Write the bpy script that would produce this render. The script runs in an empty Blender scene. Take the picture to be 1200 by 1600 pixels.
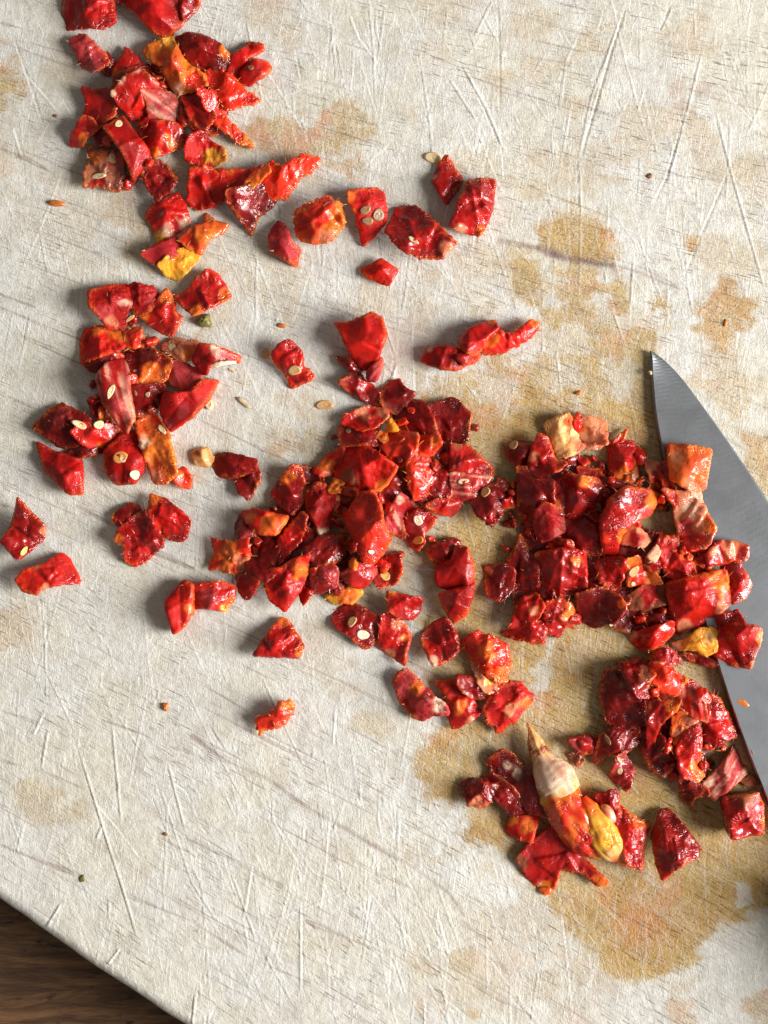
import bpy, math, random, time
import numpy as np
from mathutils import Vector, Matrix
from mathutils.geometry import delaunay_2d_cdt

# ------------------------------------------------------------------ camera, world, lamps, exposure
S = 0.00013                     # metres per unit of the board plan (1200 x 1600 units in view)
HC = 0.36                       # camera height over the board
scene = bpy.context.scene
col = scene.collection
cam_data = bpy.data.cameras.new('camera'); cam = bpy.data.objects.new('camera', cam_data); col.objects.link(cam)
cam.location = (0, 0, HC); cam.rotation_euler = (0, 0, 0)
cam_data.sensor_fit = 'VERTICAL'; cam_data.sensor_height = 24; cam_data.lens = 24 * HC / (1600 * S)
cam_data.clip_start = 0.01; cam_data.clip_end = 50
scene.camera = cam

world = bpy.data.worlds.new('World'); scene.world = world; world.use_nodes = True
world.node_tree.nodes['Background'].inputs[0].default_value = (1.0, 0.94, 0.86, 1)
world.node_tree.nodes['Background'].inputs[1].default_value = 0.19

def area(name, loc, target, sx, sy, power, color):
    l = bpy.data.lights.new(name, 'AREA'); l.shape = 'RECTANGLE'; l.size = sx; l.size_y = sy
    l.energy = power; l.color = color
    o = bpy.data.objects.new(name, l); col.objects.link(o); o.location = loc
    d = Vector(target) - Vector(loc); o.rotation_euler = d.to_track_quat('-Z', 'Y').to_euler()
    return o
area('window_light', (1.20, -0.20, 0.56), (0, 0, 0), 0.66, 0.74, 56, (1.0, 0.99, 0.965))

scene.view_settings.view_transform = 'Standard'; scene.view_settings.look = 'None'
scene.view_settings.exposure = -0.06; scene.view_settings.gamma = 1.0

# ------------------------------------------------------------------ helpers
rng = np.random.default_rng(7)
def W(px, py, z=0.0):
    return ((px - 600) * S, (800 - py) * S, z * S)

def hash2(ix, iy, seed):
    h = (ix.astype(np.int64) * 374761393 + iy.astype(np.int64) * 668265263 + seed * 1442695041) & 0xffffffff
    h = ((h ^ (h >> 13)) * 1274126177) & 0xffffffff
    h = ((h ^ (h >> 16)) * 2246822519) & 0xffffffff
    return ((h ^ (h >> 15)) & 0xffffff) / float(0xffffff)
def vn(x, y, seed=0):
    x = np.asarray(x, float); y = np.asarray(y, float)
    ix = np.floor(x); iy = np.floor(y); fx = x - ix; fy = y - iy
    fx = fx * fx * fx * (fx * (6 * fx - 15) + 10); fy = fy * fy * fy * (fy * (6 * fy - 15) + 10)
    a = hash2(ix, iy, seed); b = hash2(ix + 1, iy, seed); c = hash2(ix, iy + 1, seed); d = hash2(ix + 1, iy + 1, seed)
    return (a + (b - a) * fx) * (1 - fy) + (c + (d - c) * fx) * fy
def fbm(x, y, seed=0, octv=4, gain=.5):
    s = 0; a = 1; t = 0
    for o in range(octv):
        s = s + a * vn(x, y, seed + o * 17); t += a; a *= gain
        x, y = x * 1.93 + 5.2 + y * .3, y * 1.93 + 1.3 - x * .3
    return s / t
def ridge(x, y, seed=0, octv=3):
    s = 0; a = 1; t = 0
    for o in range(octv):
        s = s + a * (1 - np.abs(2 * vn(x, y, seed + o * 31) - 1)); t += a; a *= .5
        x, y = x * 2.1 + 3.1, y * 2.1 + 7.7
    return s / t
def sstep(a, b, x):
    t = np.clip((x - a) / (b - a), 0, 1); return t * t * (3 - 2 * t)

def mesh_np(name, V, F, mat, smooth=True, attrs=None):
    """V (n,3), F (m,3) or (m,4) int"""
    me = bpy.data.meshes.new(name)
    V = np.ascontiguousarray(V, np.float32); F = np.ascontiguousarray(F, np.int32)
    k = F.shape[1]
    me.vertices.add(len(V)); me.vertices.foreach_set('co', V.ravel())
    me.loops.add(F.size); me.loops.foreach_set('vertex_index', F.ravel())
    me.polygons.add(len(F)); me.polygons.foreach_set('loop_start', np.arange(0, F.size, k, dtype=np.int32))
    me.polygons.foreach_set('loop_total', np.full(len(F), k, np.int32))
    me.update(calc_edges=True)
    me.polygons.foreach_set('use_smooth', np.full(len(F), smooth, bool))
    for an, (ty, arr) in (attrs or {}).items():
        at = me.attributes.new(an, ty, 'POINT')
        key = {'FLOAT': 'value', 'FLOAT_VECTOR': 'vector', 'FLOAT_COLOR': 'color'}[ty]
        at.data.foreach_set(key, np.ascontiguousarray(arr, np.float32).ravel())
    me.materials.append(mat)
    me.validate()
    return me
def link(name, me, parent=None, loc=(0, 0, 0)):
    o = bpy.data.objects.new(name, me); col.objects.link(o); o.location = loc
    if parent: o.parent = parent
    return o
def tag(o, label=None, cat=None, group=None, kind=None):
    if label: o['label'] = label
    if cat: o['category'] = cat
    if group: o['group'] = group
    if kind: o['kind'] = kind
    return o

# ------------------------------------------------------------------ materials
def newmat(name):
    m = bpy.data.materials.new(name); m.use_nodes = True
    return m, m.node_tree, m.node_tree.nodes['Principled BSDF']
class NT:
    def __init__(s, nt): s.nt = nt
    def n(s, t, **kw):
        nd = s.nt.nodes.new(t)
        for k, v in kw.items(): setattr(nd, k, v)
        return nd
    def l(s, a, b): s.nt.links.new(a, b)
    def attr(s, name): return s.n('ShaderNodeAttribute', attribute_name=name)
    def mapping(s, vec, scale, rot=(0, 0, 0)):
        m = s.n('ShaderNodeMapping'); m.inputs['Scale'].default_value = scale; m.inputs['Rotation'].default_value = rot
        s.l(vec, m.inputs[0]); return m.outputs[0]
    def noise(s, vec, scale, detail=3, rough=.5, dist=0):
        m = s.n('ShaderNodeTexNoise'); m.inputs['Scale'].default_value = scale; m.inputs['Detail'].default_value = detail
        m.inputs['Roughness'].default_value = rough; m.inputs['Distortion'].default_value = dist
        s.l(vec, m.inputs['Vector']); return m.outputs['Fac']
    def ramp(s, fac, a, b, c0=0., c1=1.):
        m = s.n('ShaderNodeMapRange'); m.interpolation_type = 'SMOOTHSTEP'
        m.inputs[1].default_value = a; m.inputs[2].default_value = b; m.inputs[3].default_value = c0; m.inputs[4].default_value = c1
        s.l(fac, m.inputs[0]); return m.outputs[0]
    def math(s, op, a, b=None):
        m = s.n('ShaderNodeMath', operation=op)
        for i, v in enumerate((a, b)):
            if v is None: continue
            if isinstance(v, (int, float)): m.inputs[i].default_value = v
            else: s.l(v, m.inputs[i])
        return m.outputs[0]
    def mix(s, fac, a, b, blend='MIX'):
        m = s.n('ShaderNodeMix', data_type='RGBA', blend_type=blend)
        if isinstance(fac, (int, float)): m.inputs[0].default_value = fac
        else: s.l(fac, m.inputs[0])
        for i, v in ((6, a), (7, b)):
            if isinstance(v, tuple): m.inputs[i].default_value = (*v, 1)
            else: s.l(v, m.inputs[i])
        return m.outputs[2]
    def bump(s, h, strength, dist, normal=None):
        m = s.n('ShaderNodeBump'); m.inputs['Strength'].default_value = strength; m.inputs['Distance'].default_value = dist
        s.l(h, m.inputs['Height'])
        if normal is not None: s.l(normal, m.inputs['Normal'])
        return m.outputs[0]

U = 1 / S
def flesh_material(name, rough, sss, wr, coat):
    m, nt, b = newmat(name); N = NT(nt)
    tc = N.n('ShaderNodeTexCoord').outputs['Object']
    p = N.mapping(tc, (U, U, U))                       # plan units
    a = N.attr('tone'); c = a.outputs['Color']
    fray = N.attr('fray').outputs['Fac']
    n1 = N.noise(p, .045, 4, .6, .6)
    n2 = N.noise(p, .22, 4, .65, 1.2)
    st = N.noise(N.mapping(p, (.06, .42, .2), (0, 0, .7)), 1.0, 3, .6, .8)
    dark = N.mix(1.0, c, (.78, .60, .60), 'MULTIPLY')
    c1 = N.mix(N.ramp(n1, .38, .72), c, dark)
    lite = N.mix(.65, c, (.90, .20, .03))
    c2 = N.mix(N.math('MULTIPLY', N.ramp(n2, .64, .76), .45), c1, lite)
    pale = N.mix(.45, c, (.93, .42, .22))
    c3 = N.mix(N.math('MULTIPLY', N.ramp(st, .66, .76), .55), c2, pale)
    # ragged cut rim: thin dried flesh, paler and more orange
    fe = N.math('MULTIPLY', fray, N.ramp(n2, .40, .60))
    c4 = N.mix(fe, c3, N.mix(.55, c, (.88, .22, .03)))
    N.l(c4, b.inputs['Base Color'])
    b.inputs['Subsurface Weight'].default_value = sss
    b.inputs['Subsurface Radius'].default_value = (1.0, .10, .05)
    b.inputs['Subsurface Scale'].default_value = .0013
    b.inputs['IOR'].default_value = 1.40; b.inputs['Specular IOR Level'].default_value = .36
    r = N.ramp(N.noise(p, .09, 3, .6), .40, .66, rough, min(1, rough + .22))
    N.l(r, b.inputs['Roughness'])
    N.l(N.math('MULTIPLY', N.ramp(N.noise(p, .05, 2, .5, .6), .38, .58, .25, 1.0), coat), b.inputs['Coat Weight']); b.inputs['Coat Roughness'].default_value = .05
    h1 = N.noise(N.mapping(p, (.045, .085, .08), (0, 0, .5)), 1.0, 1.5, .5, 2.0)
    h2 = N.noise(N.mapping(p, (.12, .08, .1), (0, 0, 1.1)), 1.0, 1.5, .5, 1.5)
    hf = N.noise(N.mapping(p, (.14, .42, .3), (0, 0, .9)), 1.0, 2, .5, 1.2)
    rid = N.math('ABSOLUTE', N.math('SUBTRACT', h1, .5))
    rid2 = N.math('ABSOLUTE', N.math('SUBTRACT', h2, .5))
    hh = N.math('ADD', N.math('MULTIPLY', rid, -9.0), N.math('MULTIPLY', rid2, -3.0))
    hh = N.math('MULTIPLY', hh, N.ramp(N.noise(p, .032, 2, .5, .5), .45, .62, .06, .85))
    nb = N.bump(hh, wr, S * 1.15)
    N.l(N.bump(hf, wr * .5, S * .6, nb), b.inputs['Normal'])
    N.l(N.bump(hf, wr * .3, S * .5, nb), b.inputs['Coat Normal'])
    return m
M = {}
M['wet'] = flesh_material('wet_chilli_flesh', .36, .50, .85, .75)
M['skin'] = flesh_material('smooth_chilli_skin', .42, .55, .35, .28)
M['matte'] = flesh_material('dry_chilli_skin', .55, .35, .8, .08)

def seed_material():
    m, nt, b = newmat('chilli_seed'); N = NT(nt)
    p = N.mapping(N.n('ShaderNodeTexCoord').outputs['Object'], (U, U, U))
    n = N.noise(p, .18, 3, .6)
    oi = N.n('ShaderNodeObjectInfo').outputs['Color']
    N.l(N.mix(N.ramp(n, .4, .7), oi, N.mix(.5, oi, (.52, .25, .09))), b.inputs['Base Color'])
    b.inputs['Roughness'].default_value = .32; b.inputs['Subsurface Weight'].default_value = .25
    b.inputs['Subsurface Radius'].default_value = (1, .5, .25); b.inputs['Subsurface Scale'].default_value = .0006
    N.l(N.bump(N.noise(p, .5, 3, .6), .4, S * .8), b.inputs['Normal'])
    return m
M['seed'] = seed_material()

def board_material():
    m, nt, b = newmat('worn_beech_board'); N = NT(nt)
    g = N.attr('grain').outputs['Vector']                # plan units along / across the grain
    tc = N.mapping(N.n('ShaderNodeTexCoord').outputs['Object'], (U, U, U))
    stain = N.attr('stain').outputs['Fac']; red = N.attr('reddish').outputs['Fac']; dk = N.attr('dark_grain').outputs['Fac']
    raised = N.attr('raised').outputs['Fac']
    big = N.noise(tc, .006, 4, .6)
    mid = N.noise(tc, .035, 4, .65, .5)
    band = N.noise(N.mapping(g, (.003, .045, 1)), 1.0, 4, .6)
    fine = N.noise(N.mapping(g, (.10, .42, 1)), 1.0, 3, .7)
    clean = N.mix(N.ramp(mid, .35, .65), (.695, .675, .63), (.61, .58, .52))
    clean = N.mix(N.ramp(big, .40, .62), clean, N.mix(1.0, clean, (.99, .965, .89), 'MULTIPLY'))
    clean = N.mix(N.math('MULTIPLY', N.ramp(band, .54, .74), .42), clean, (.50, .42, .36))
    bare = N.mix(N.ramp(band, .35, .68), (.53, .36, .125), (.41, .255, .08))
    bare = N.mix(N.ramp(mid, .50, .7, 0, .4), bare, (.66, .54, .34))
    pink = N.mix(.75, bare, (.58, .20, .06))
    bare = N.mix(red, bare, pink)
    c = N.mix(stain, clean, bare)
    # short dark pores, lying along the grain
    pr = N.noise(N.mapping(g, (.030, .55, 1)), 1.0, 2, .55, .25)
    pr2 = N.noise(N.mapping(g, (.14, .85, 1)), 1.0, 2, .6, .3)
    pz = N.noise(tc, .008, 3, .6)
    pf = N.math('MULTIPLY', N.ramp(pr, .60, .66), N.math('ADD', N.ramp(pz, .45, .62, .12, .80), N.math('MULTIPLY', stain, .4)))
    pf2 = N.math('MULTIPLY', N.ramp(pr2, .60, .72), N.math('ADD', .28, N.math('MULTIPLY', stain, .6)))
    pf = N.math('MINIMUM', N.math('MAXIMUM', pf, pf2), 1.0)
    pf = N.math('MULTIPLY', pf, N.ramp(raised, .2, .9, 1.0, .55))
    c = N.mix(pf, c, N.mix(1.0, c, (.36, .27, .20), 'MULTIPLY'))
    c = N.mix(N.ramp(fine, .35, .75, 0, .35), c, N.mix(1.0, c, (.72, .68, .62), 'MULTIPLY'))
    # fine criss-cross knife scoring in several families of direction; pale cut fibres, and caught light put into the colour
    sc = None
    for k, (ang, w, th) in enumerate(((98, .42, .62), (75, .48, .63), (52, .38, .67), (88, .62, .63), (118, .45, .67))):
        q = N.noise(N.mapping(N.mapping(tc, (1, 1, 1), (0, 0, math.radians(ang))), (.010, w, 1)), 1.0, 2, .5, .25)
        v = N.ramp(q, th, th + .05)
        sc = v if sc is None else N.math('MAXIMUM', sc, v)
    zone = N.ramp(N.noise(tc, .0035, 2, .5), .38, .58, .25, 1.0)
    sc = N.math('MULTIPLY', sc, N.math('MULTIPLY', zone, N.ramp(stain, 0, 1, 1.0, .55)))
    score = N.attr('score').outputs['Fac']
    c = N.mix(N.math('MULTIPLY', sc, .45), c, (.80, .795, .775))
    c = N.mix(N.math('MULTIPLY', score, .75), c, (.88, .88, .86))  # pale cut wood, with the bright catch of light painted in
    c = N.mix(N.math('MINIMUM', N.math('MULTIPLY', dk, 1.1), .92), c, (.22, .14, .115))
    N.l(c, b.inputs['Base Color'])
    N.l(N.ramp(stain, 0, 1, .75, .55), b.inputs['Roughness'])
    b.inputs['Specular IOR Level'].default_value = .3
    crk = N.n('ShaderNodeTexVoronoi', feature='DISTANCE_TO_EDGE'); crk.inputs['Scale'].default_value = 1.0
    N.l(N.mapping(g, (.075, .17, 1)), crk.inputs['Vector'])
    ck = N.ramp(crk.outputs['Distance'], 0, .16)
    iso = N.noise(tc, .34, 3, .7, .5)
    h = N.math('ADD', N.math('MULTIPLY', iso, 1.2), N.math('MULTIPLY', pf, -1.2))
    h = N.math('ADD', h, N.math('MULTIPLY', fine, .9))
    h = N.math('ADD', h, N.math('MULTIPLY', N.math('MULTIPLY', ck, N.ramp(stain, 0, .6, .0, .35)), 1.0))
    h = N.math('ADD', h, N.math('MULTIPLY', sc, .9))
    N.l(N.bump(h, .7, S * 1.25), b.inputs['Normal'])
    return m
M['board'] = board_material()

def table_material():
    m, nt, b = newmat('old_dark_table_wood'); N = NT(nt)
    tc = N.mapping(N.n('ShaderNodeTexCoord').outputs['Object'], (U, U, U))
    g1 = N.noise(N.mapping(tc, (.006, .045, 1), (0, 0, .03)), 1.0, 5, .65, .8)
    g2 = N.noise(N.mapping(tc, (.02, .25, 1), (0, 0, .03)), 1.0, 4, .65, .3)
    bl = N.noise(N.mapping(tc, (.016, .03, 1)), 1.0, 4, .6, .6)
    c = N.mix(N.ramp(g1, .35, .68), (.065, .027, .009), (.21, .10, .038))
    c = N.mix(N.ramp(g2, .5, .75, 0, .6), c, (.016, .008, .004))
    c = N.mix(N.ramp(bl, .58, .68, 0, .85), c, (.010, .004, .002))
    N.l(c, b.inputs['Base Color']); b.inputs['Roughness'].default_value = .55
    N.l(N.bump(N.math('ADD', g1, g2), .8, S * 4), b.inputs['Normal'])
    return m
M['table'] = table_material()

def steel_material():
    m, nt, b = newmat('brushed_blade_steel'); N = NT(nt)
    tc = N.mapping(N.n('ShaderNodeTexCoord').outputs['Object'], (U, U, U))
    br = N.noise(N.mapping(tc, (.03, .9, 1), (0, 0, -.30)), 1.0, 3, .7)
    br2 = N.noise(N.mapping(tc, (.5, .02, 1), (0, 0, .25)), 1.0, 3, .7)
    bl = N.noise(tc, .018, 4, .6, .4)
    mk = N.noise(N.mapping(tc, (.07, .22, 1), (0, 0, .45)), 1.0, 3, .55, .3)
    c = N.mix(N.ramp(bl, .30, .75), (.240, .246, .258), (.215, .221, .233))
    c = N.mix(N.ramp(br, .35, .8, 0, .35), c, (.16, .165, .18))
    c = N.mix(N.ramp(mk, .70, .76, 0, .7), c, (.07, .07, .08))
    N.l(c, b.inputs['Base Color']); b.inputs['Metallic'].default_value = 1
    N.l(N.ramp(bl, .3, .7, .38, .44), b.inputs['Roughness'])
    N.l(N.bump(N.math('ADD', br, N.math('MULTIPLY', br2, .5)), .22, S * .5), b.inputs['Normal'])
    return m
M['steel'] = steel_material()
def plain(name, c, r):
    m, nt, b = newmat(name); N = NT(nt)
    p = N.mapping(N.n('ShaderNodeTexCoord').outputs['Object'], (U, U, U))
    n = N.noise(p, .12, 4, .6)
    N.l(N.mix(N.ramp(n, .35, .7), c, tuple(x * .6 for x in c)), b.inputs['Base Color']); b.inputs['Roughness'].default_value = r
    N.l(N.bump(n, .4, S), b.inputs['Normal'])
    return m
M['handle'] = plain('black_handle_plastic', (.02, .02, .022), .4)
M['rivet'] = plain('rivet_metal', (.4, .4, .42), .3)
M['pea'] = plain('olive_green_peppercorn', (.17, .15, .035), .45)
M['splinter'] = plain('pale_dry_fibre', (.62, .46, .27), .6)
M['crumb'] = plain('orange_crumb', (.62, .17, .03), .35)
M['brown'] = plain('brown_crumb', (.26, .11, .04), .5)

# ------------------------------------------------------------------ table
def build_table():
    xs = np.linspace(-2600, 3800, 161); ys = np.linspace(-2400, 4000, 161)
    X, Y = np.meshgrid(xs, ys)
    Z = -158 - 2.0 * fbm(X * .004, Y * .05, 5)
    V = np.stack([(X - 600) * S, (800 - Y) * S, Z * S], -1).reshape(-1, 3)
    n = 161; i = np.arange(n * n).reshape(n, n)
    F = np.stack([i[:-1, :-1], i[1:, :-1], i[1:, 1:], i[:-1, 1:]], -1).reshape(-1, 4)
    o = link('table_top', mesh_np('table_top', V, F, M['table'])); tag(o, kind='structure')
build_table()

# ------------------------------------------------------------------ cutting board
EX, EY = 0.823, 0.568            # direction of the visible board edge
NX, NY = EY, -EX                 # inward normal in plan units (y down)
def board_inside(x, y):
    dx = x - 0.0; dy = y - 1409.0
    b = dx * NX + dy * NY + 4.0 * np.sin((dx * EX + dy * EY) * .012) * .5
    a = dx * EX + dy * EY
    s1 = b; s2 = 2250 - b; s3 = a + 1250; s4 = 2150 - a
    r = 160.0
    def cor(p, q):
        m = np.minimum(p, q); both = (p < r) & (q < r)
        return np.where(both, r - np.hypot(r - p, r - q), m)
    s = np.minimum(np.minimum(cor(s1, s3), cor(s1, s4)), np.minimum(cor(s2, s3), cor(s2, s4)))
    return s
def grain_coords(x, y):
    th = np.radians(13 + 16 * (y / 1600) + 5 * (1 - x / 1200))
    th = np.clip(th, math.radians(2), math.radians(45))
    return x * np.cos(th) + y * np.sin(th), -x * np.sin(th) + y * np.cos(th), th

def poly_sd(x, y, pts):
    """signed distance to polygon, negative inside"""
    P = np.array(pts, float); Q = np.roll(P, -1, 0)
    d = np.full(x.shape, 1e9); ins = np.zeros(x.shape, bool)
    for (ax, ay), (bx, by) in zip(P, Q):
        ex, ey = bx - ax, by - ay; wx, wy = x - ax, y - ay
        t = np.clip((wx * ex + wy * ey) / (ex * ex + ey * ey + 1e-9), 0, 1)
        d = np.minimum(d, np.hypot(wx - t * ex, wy - t * ey))
        c = ((ay > y) != (by > y)) & (x < (bx - ax) * (y - ay) / (by - ay + 1e-12) + ax)
        ins ^= c
    return np.where(ins, -d, d)

STAINS = [  # (points, strength, softness, reddish)
 ([(640,620),(800,600),(1010,640),(1010,760),(900,800),(700,820)], .80, 16, .0), ([(820,960),(1000,960),(1130,1020),(1190,1180),(1200,1330),(1000,1340),(820,1180),(760,1100)], .95, 12, .1),
 ([(840,352),(905,328),(950,362),(962,415),(905,405),(852,398)], .85, 8, .1),
 ([(775,372),(815,385),(830,430),(795,440),(775,410)], .40, 12, .0),
 ([(855,410),(925,430),(962,452),(975,500),(1020,490),(1030,545),(985,560),(1010,640),(1020,690),(950,700),(900,652),(820,640),(740,610),(745,555),(800,530),(870,560),(905,520),(850,470),(815,462),(810,430)], .72, 14, .0),
 ([(1088,475),(1130,452),(1172,475),(1160,520),(1120,545),(1092,520)], .75, 7, .35),
 ([(1085,545),(1150,540),(1140,570),(1095,580)], .35, 9, .3),
 ([(1130,590),(1175,580),(1180,640),(1170,700),(1140,660)], .40, 15, .0),
 ([(1165,690),(1210,700),(1215,750),(1185,740)], .65, 10, .3),
 ([(820,600),(1020,640),(1060,780),(1150,900),(1140,1010),(1190,1160),(1200,1320),(1120,1300),(960,1230),(800,1200),(790,1100),(700,1080),(660,980),(680,840),(740,780)], .88, 18, .1),
 ([(500,700),(640,640),(760,760),(700,900),(600,930),(420,900),(420,780)], .45, 18, .0),
 ([(652,1185),(690,1130),(780,1120),(870,1110),(1000,1120),(1210,1200),(1210,1410),(1130,1450),(1090,1490),(1030,1530),(965,1532),(935,1490),(905,1465),(860,1410),(800,1340),(728,1310),(732,1262),(668,1245)], .95, 7, .15),
 ([(380,195),(470,182),(530,165),(565,215),(540,262),(480,250),(405,232)], .62, 12, .5),
 ([(470,222),(500,170),(540,150),(528,185),(488,228)], .62, 4, 1.0), ([(380,200),(430,190),(470,215),(430,230)], .5, 8, .9),
 ([(-30,85),(22,95),(34,128),(5,165),(-30,160)], .70, 7, .0),
 ([(20,1232),(85,1240),(112,1272),(95,1310),(55,1295)], .34, 8, .0),
 ([(640,1500),(668,1495),(690,1520),(655,1535)], .38, 6, .1), ([(705,1500),(738,1495),(735,1530),(712,1535)], .40, 6, .0),
 ([(650,1560),(662,1555),(660,1585),(648,1580)], .4, 5, .2), ([(688,1560),(700,1555),(702,1582),(690,1585)], .4, 5, .2),
 ([(732,1580),(748,1580),(746,1592),(734,1592)], .5, 4, .2), ([(1055,1570),(1080,1568),(1078,1600),(1060,1605)], .45, 5, .3),
 ([(1170,1570),(1215,1560),(1215,1620),(1180,1610)], .5, 8, .3),
 ([(180,290),(245,330),(260,420),(200,370)], .42, 12, .0), ([(345,420),(465,430),(450,480),(380,470)], .22, 14, .2),
 ([(320,420),(380,430),(350,500),(310,520)], .30, 10, .0),
 ([(640,330),(700,400),(770,380),(790,440),(720,430)], .30, 14, .1),
 ([(515,1065),(550,1060),(560,1085),(530,1085)], .30, 7, .1), ([(560,1115),(595,1118),(595,1140),(562,1135)], .32, 7, .2),
 ([(440,680),(480,690),(470,715),(435,705)], .55, 7, .0), ([(430,620),(470,610),(500,650),(460,650)], .25, 7, .1),
 ([(1072,372),(1092,370),(1090,385),(1078,390)], .95, 3, .4), ([(808,20),(850,30),(845,110),(822,120)], .22, 10, .5),
 ([(1060,140),(1095,160),(1080,195),(1055,180)], .26, 9, .8), ([(1065,40),(1095,35),(1095,75),(1070,80)], .25, 8, .5),
 ([(1110,240),(1210,260),(1210,330),(1150,300)], .16, 12, .7), ([(-20,960),(40,950),(30,1000),(-20,1010)], .35, 10, .3),
 ([(0,210),(25,235),(10,262),(-20,250)], .22, 8, .8), ([(640,60),(690,50),(700,90),(650,100)], .16, 10, .3),
 ([(100,60),(150,110),(130,140),(90,110)], .22, 12, .1), ([(480,1000),(540,1000),(520,1060),(480,1040)], .18, 10, .1),
]
CLEAR = [  # bleached islands inside the stains
 ([(848,1000),(872,995),(866,1050),(840,1095),(825,1075)], .7, 9), ([(925,470),(950,462),(960,500),(935,505)], .8, 8),
 ([(860,560),(905,560),(900,600),(868,605)], .55, 9), ([(1150,1378),(1166,1380),(1172,1412),(1154,1420)], .9, 4),
 ([(950,560),(985,580),(975,620),(945,600)], .6, 10), ([(740,560),(800,600),(800,640),(750,640)], .5, 12),
 ([(1010,1370),(1060,1375),(1050,1395),(1015,1392)], .35, 8), ([(1120,1430),(1160,1450),(1150,1475),(1110,1470)], .6, 8),
 ([(760,930),(800,940),(800,985),(770,980)], .35, 10),
]
SMUDGE = [([(190,1462),(215,1458),(222,1482),(200,1488)], .20, 8), ([(430,1575),(460,1572),(470,1600),(440,1600)], .22, 9),
 ([(300,1128),(345,1130),(345,1148),(310,1150)], .14, 8)]
GRAINLINES = [ # polyline, half width, strength
 ([(842,388),(880,402),(955,415)], 5.5, .75), ([(955,412),(1010,430),(1062,452)], 2.2, .35), ([(780,375),(842,388)], 3, .4),
 ([(300,1150),(350,1188),(420,1218),(480,1262),(540,1296),(600,1332)], 3.6, .48), ([(600,1332),(640,1352),(700,1395),(722,1428)], 3.0, .42), ([(722,1440),(760,1470),(790,1520)], 2.2, .3),
 ([(160,1125),(230,1150),(300,1178)], 1.8, .40), ([(0,1188),(60,1203),(130,1232)], 1.5, .38), ([(190,1240),(270,1290)], 1.4, .34), ([(290,1310),(400,1362),(440,1385)], 1.6, .32),
 ([(0,1320),(60,1345),(125,1368)], 2.0, .5), ([(200,1400),(300,1440),(380,1492),(480,1535)], 1.8, .38), ([(480,1440),(540,1465),(600,1488)], 1.8, .5), ([(560,1440),(600,1460)],1.2,.4),
 ([(0,35),(60,52)], 1.5, .5), ([(0,232),(45,250),(110,285)], 1.6, .45), ([(0,480),(60,505),(130,532)], 1.8, .5), ([(0,460),(55,480)], 1.4, .5), ([(20,625),(90,640)],1.2,.4),
 ([(120,790),(230,850),(290,885)], 1.8, .42), ([(230,860),(300,888)], 2.0, .55), ([(0,1110),(60,1130)], 1.3, .35), ([(140,760),(190,790)], 1.3, .4),
 ([(430,905),(560,955)], 1.4, .3), ([(1040,160),(1110,185),(1200,215)], 1.2, .3), ([(1120,300),(1200,345)], 1.6, .35), ([(985,410),(1055,445)], 1.6, .4), ([(1090,660),(1160,700)],1.2,.25),
 ([(80,590),(120,570)],1.0,.2), ([(620,1170),(700,1230)],1.4,.25), ([(880,110),(960,130)],1.0,.25), ([(830,90),(900,100)],1.0,.25)]

def seg_field(out, X, Y, xs, ys, pts, rad, fn):
    """apply fn(distance, t) in the window round each segment of a polyline"""
    for (ax, ay), (bx, by) in zip(pts[:-1], pts[1:]):
        i0, i1 = np.searchsorted(xs, [min(ax, bx) - rad, max(ax, bx) + rad]); j0, j1 = np.searchsorted(ys, [min(ay, by) - rad, max(ay, by) + rad])
        if i1 <= i0 or j1 <= j0: continue
        x = X[j0:j1, i0:i1]; y = Y[j0:j1, i0:i1]
        ex, ey = bx - ax, by - ay; L2 = ex * ex + ey * ey + 1e-9
        t = np.clip(((x - ax) * ex + (y - ay) * ey) / L2, 0, 1)
        sd = ((x - ax) * ey - (y - ay) * ex) / math.sqrt(L2)
        d = np.hypot(x - ax - t * ex, y - ay - t * ey)
        fn(out[j0:j1, i0:i1], d, sd, t, x, y)

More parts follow.
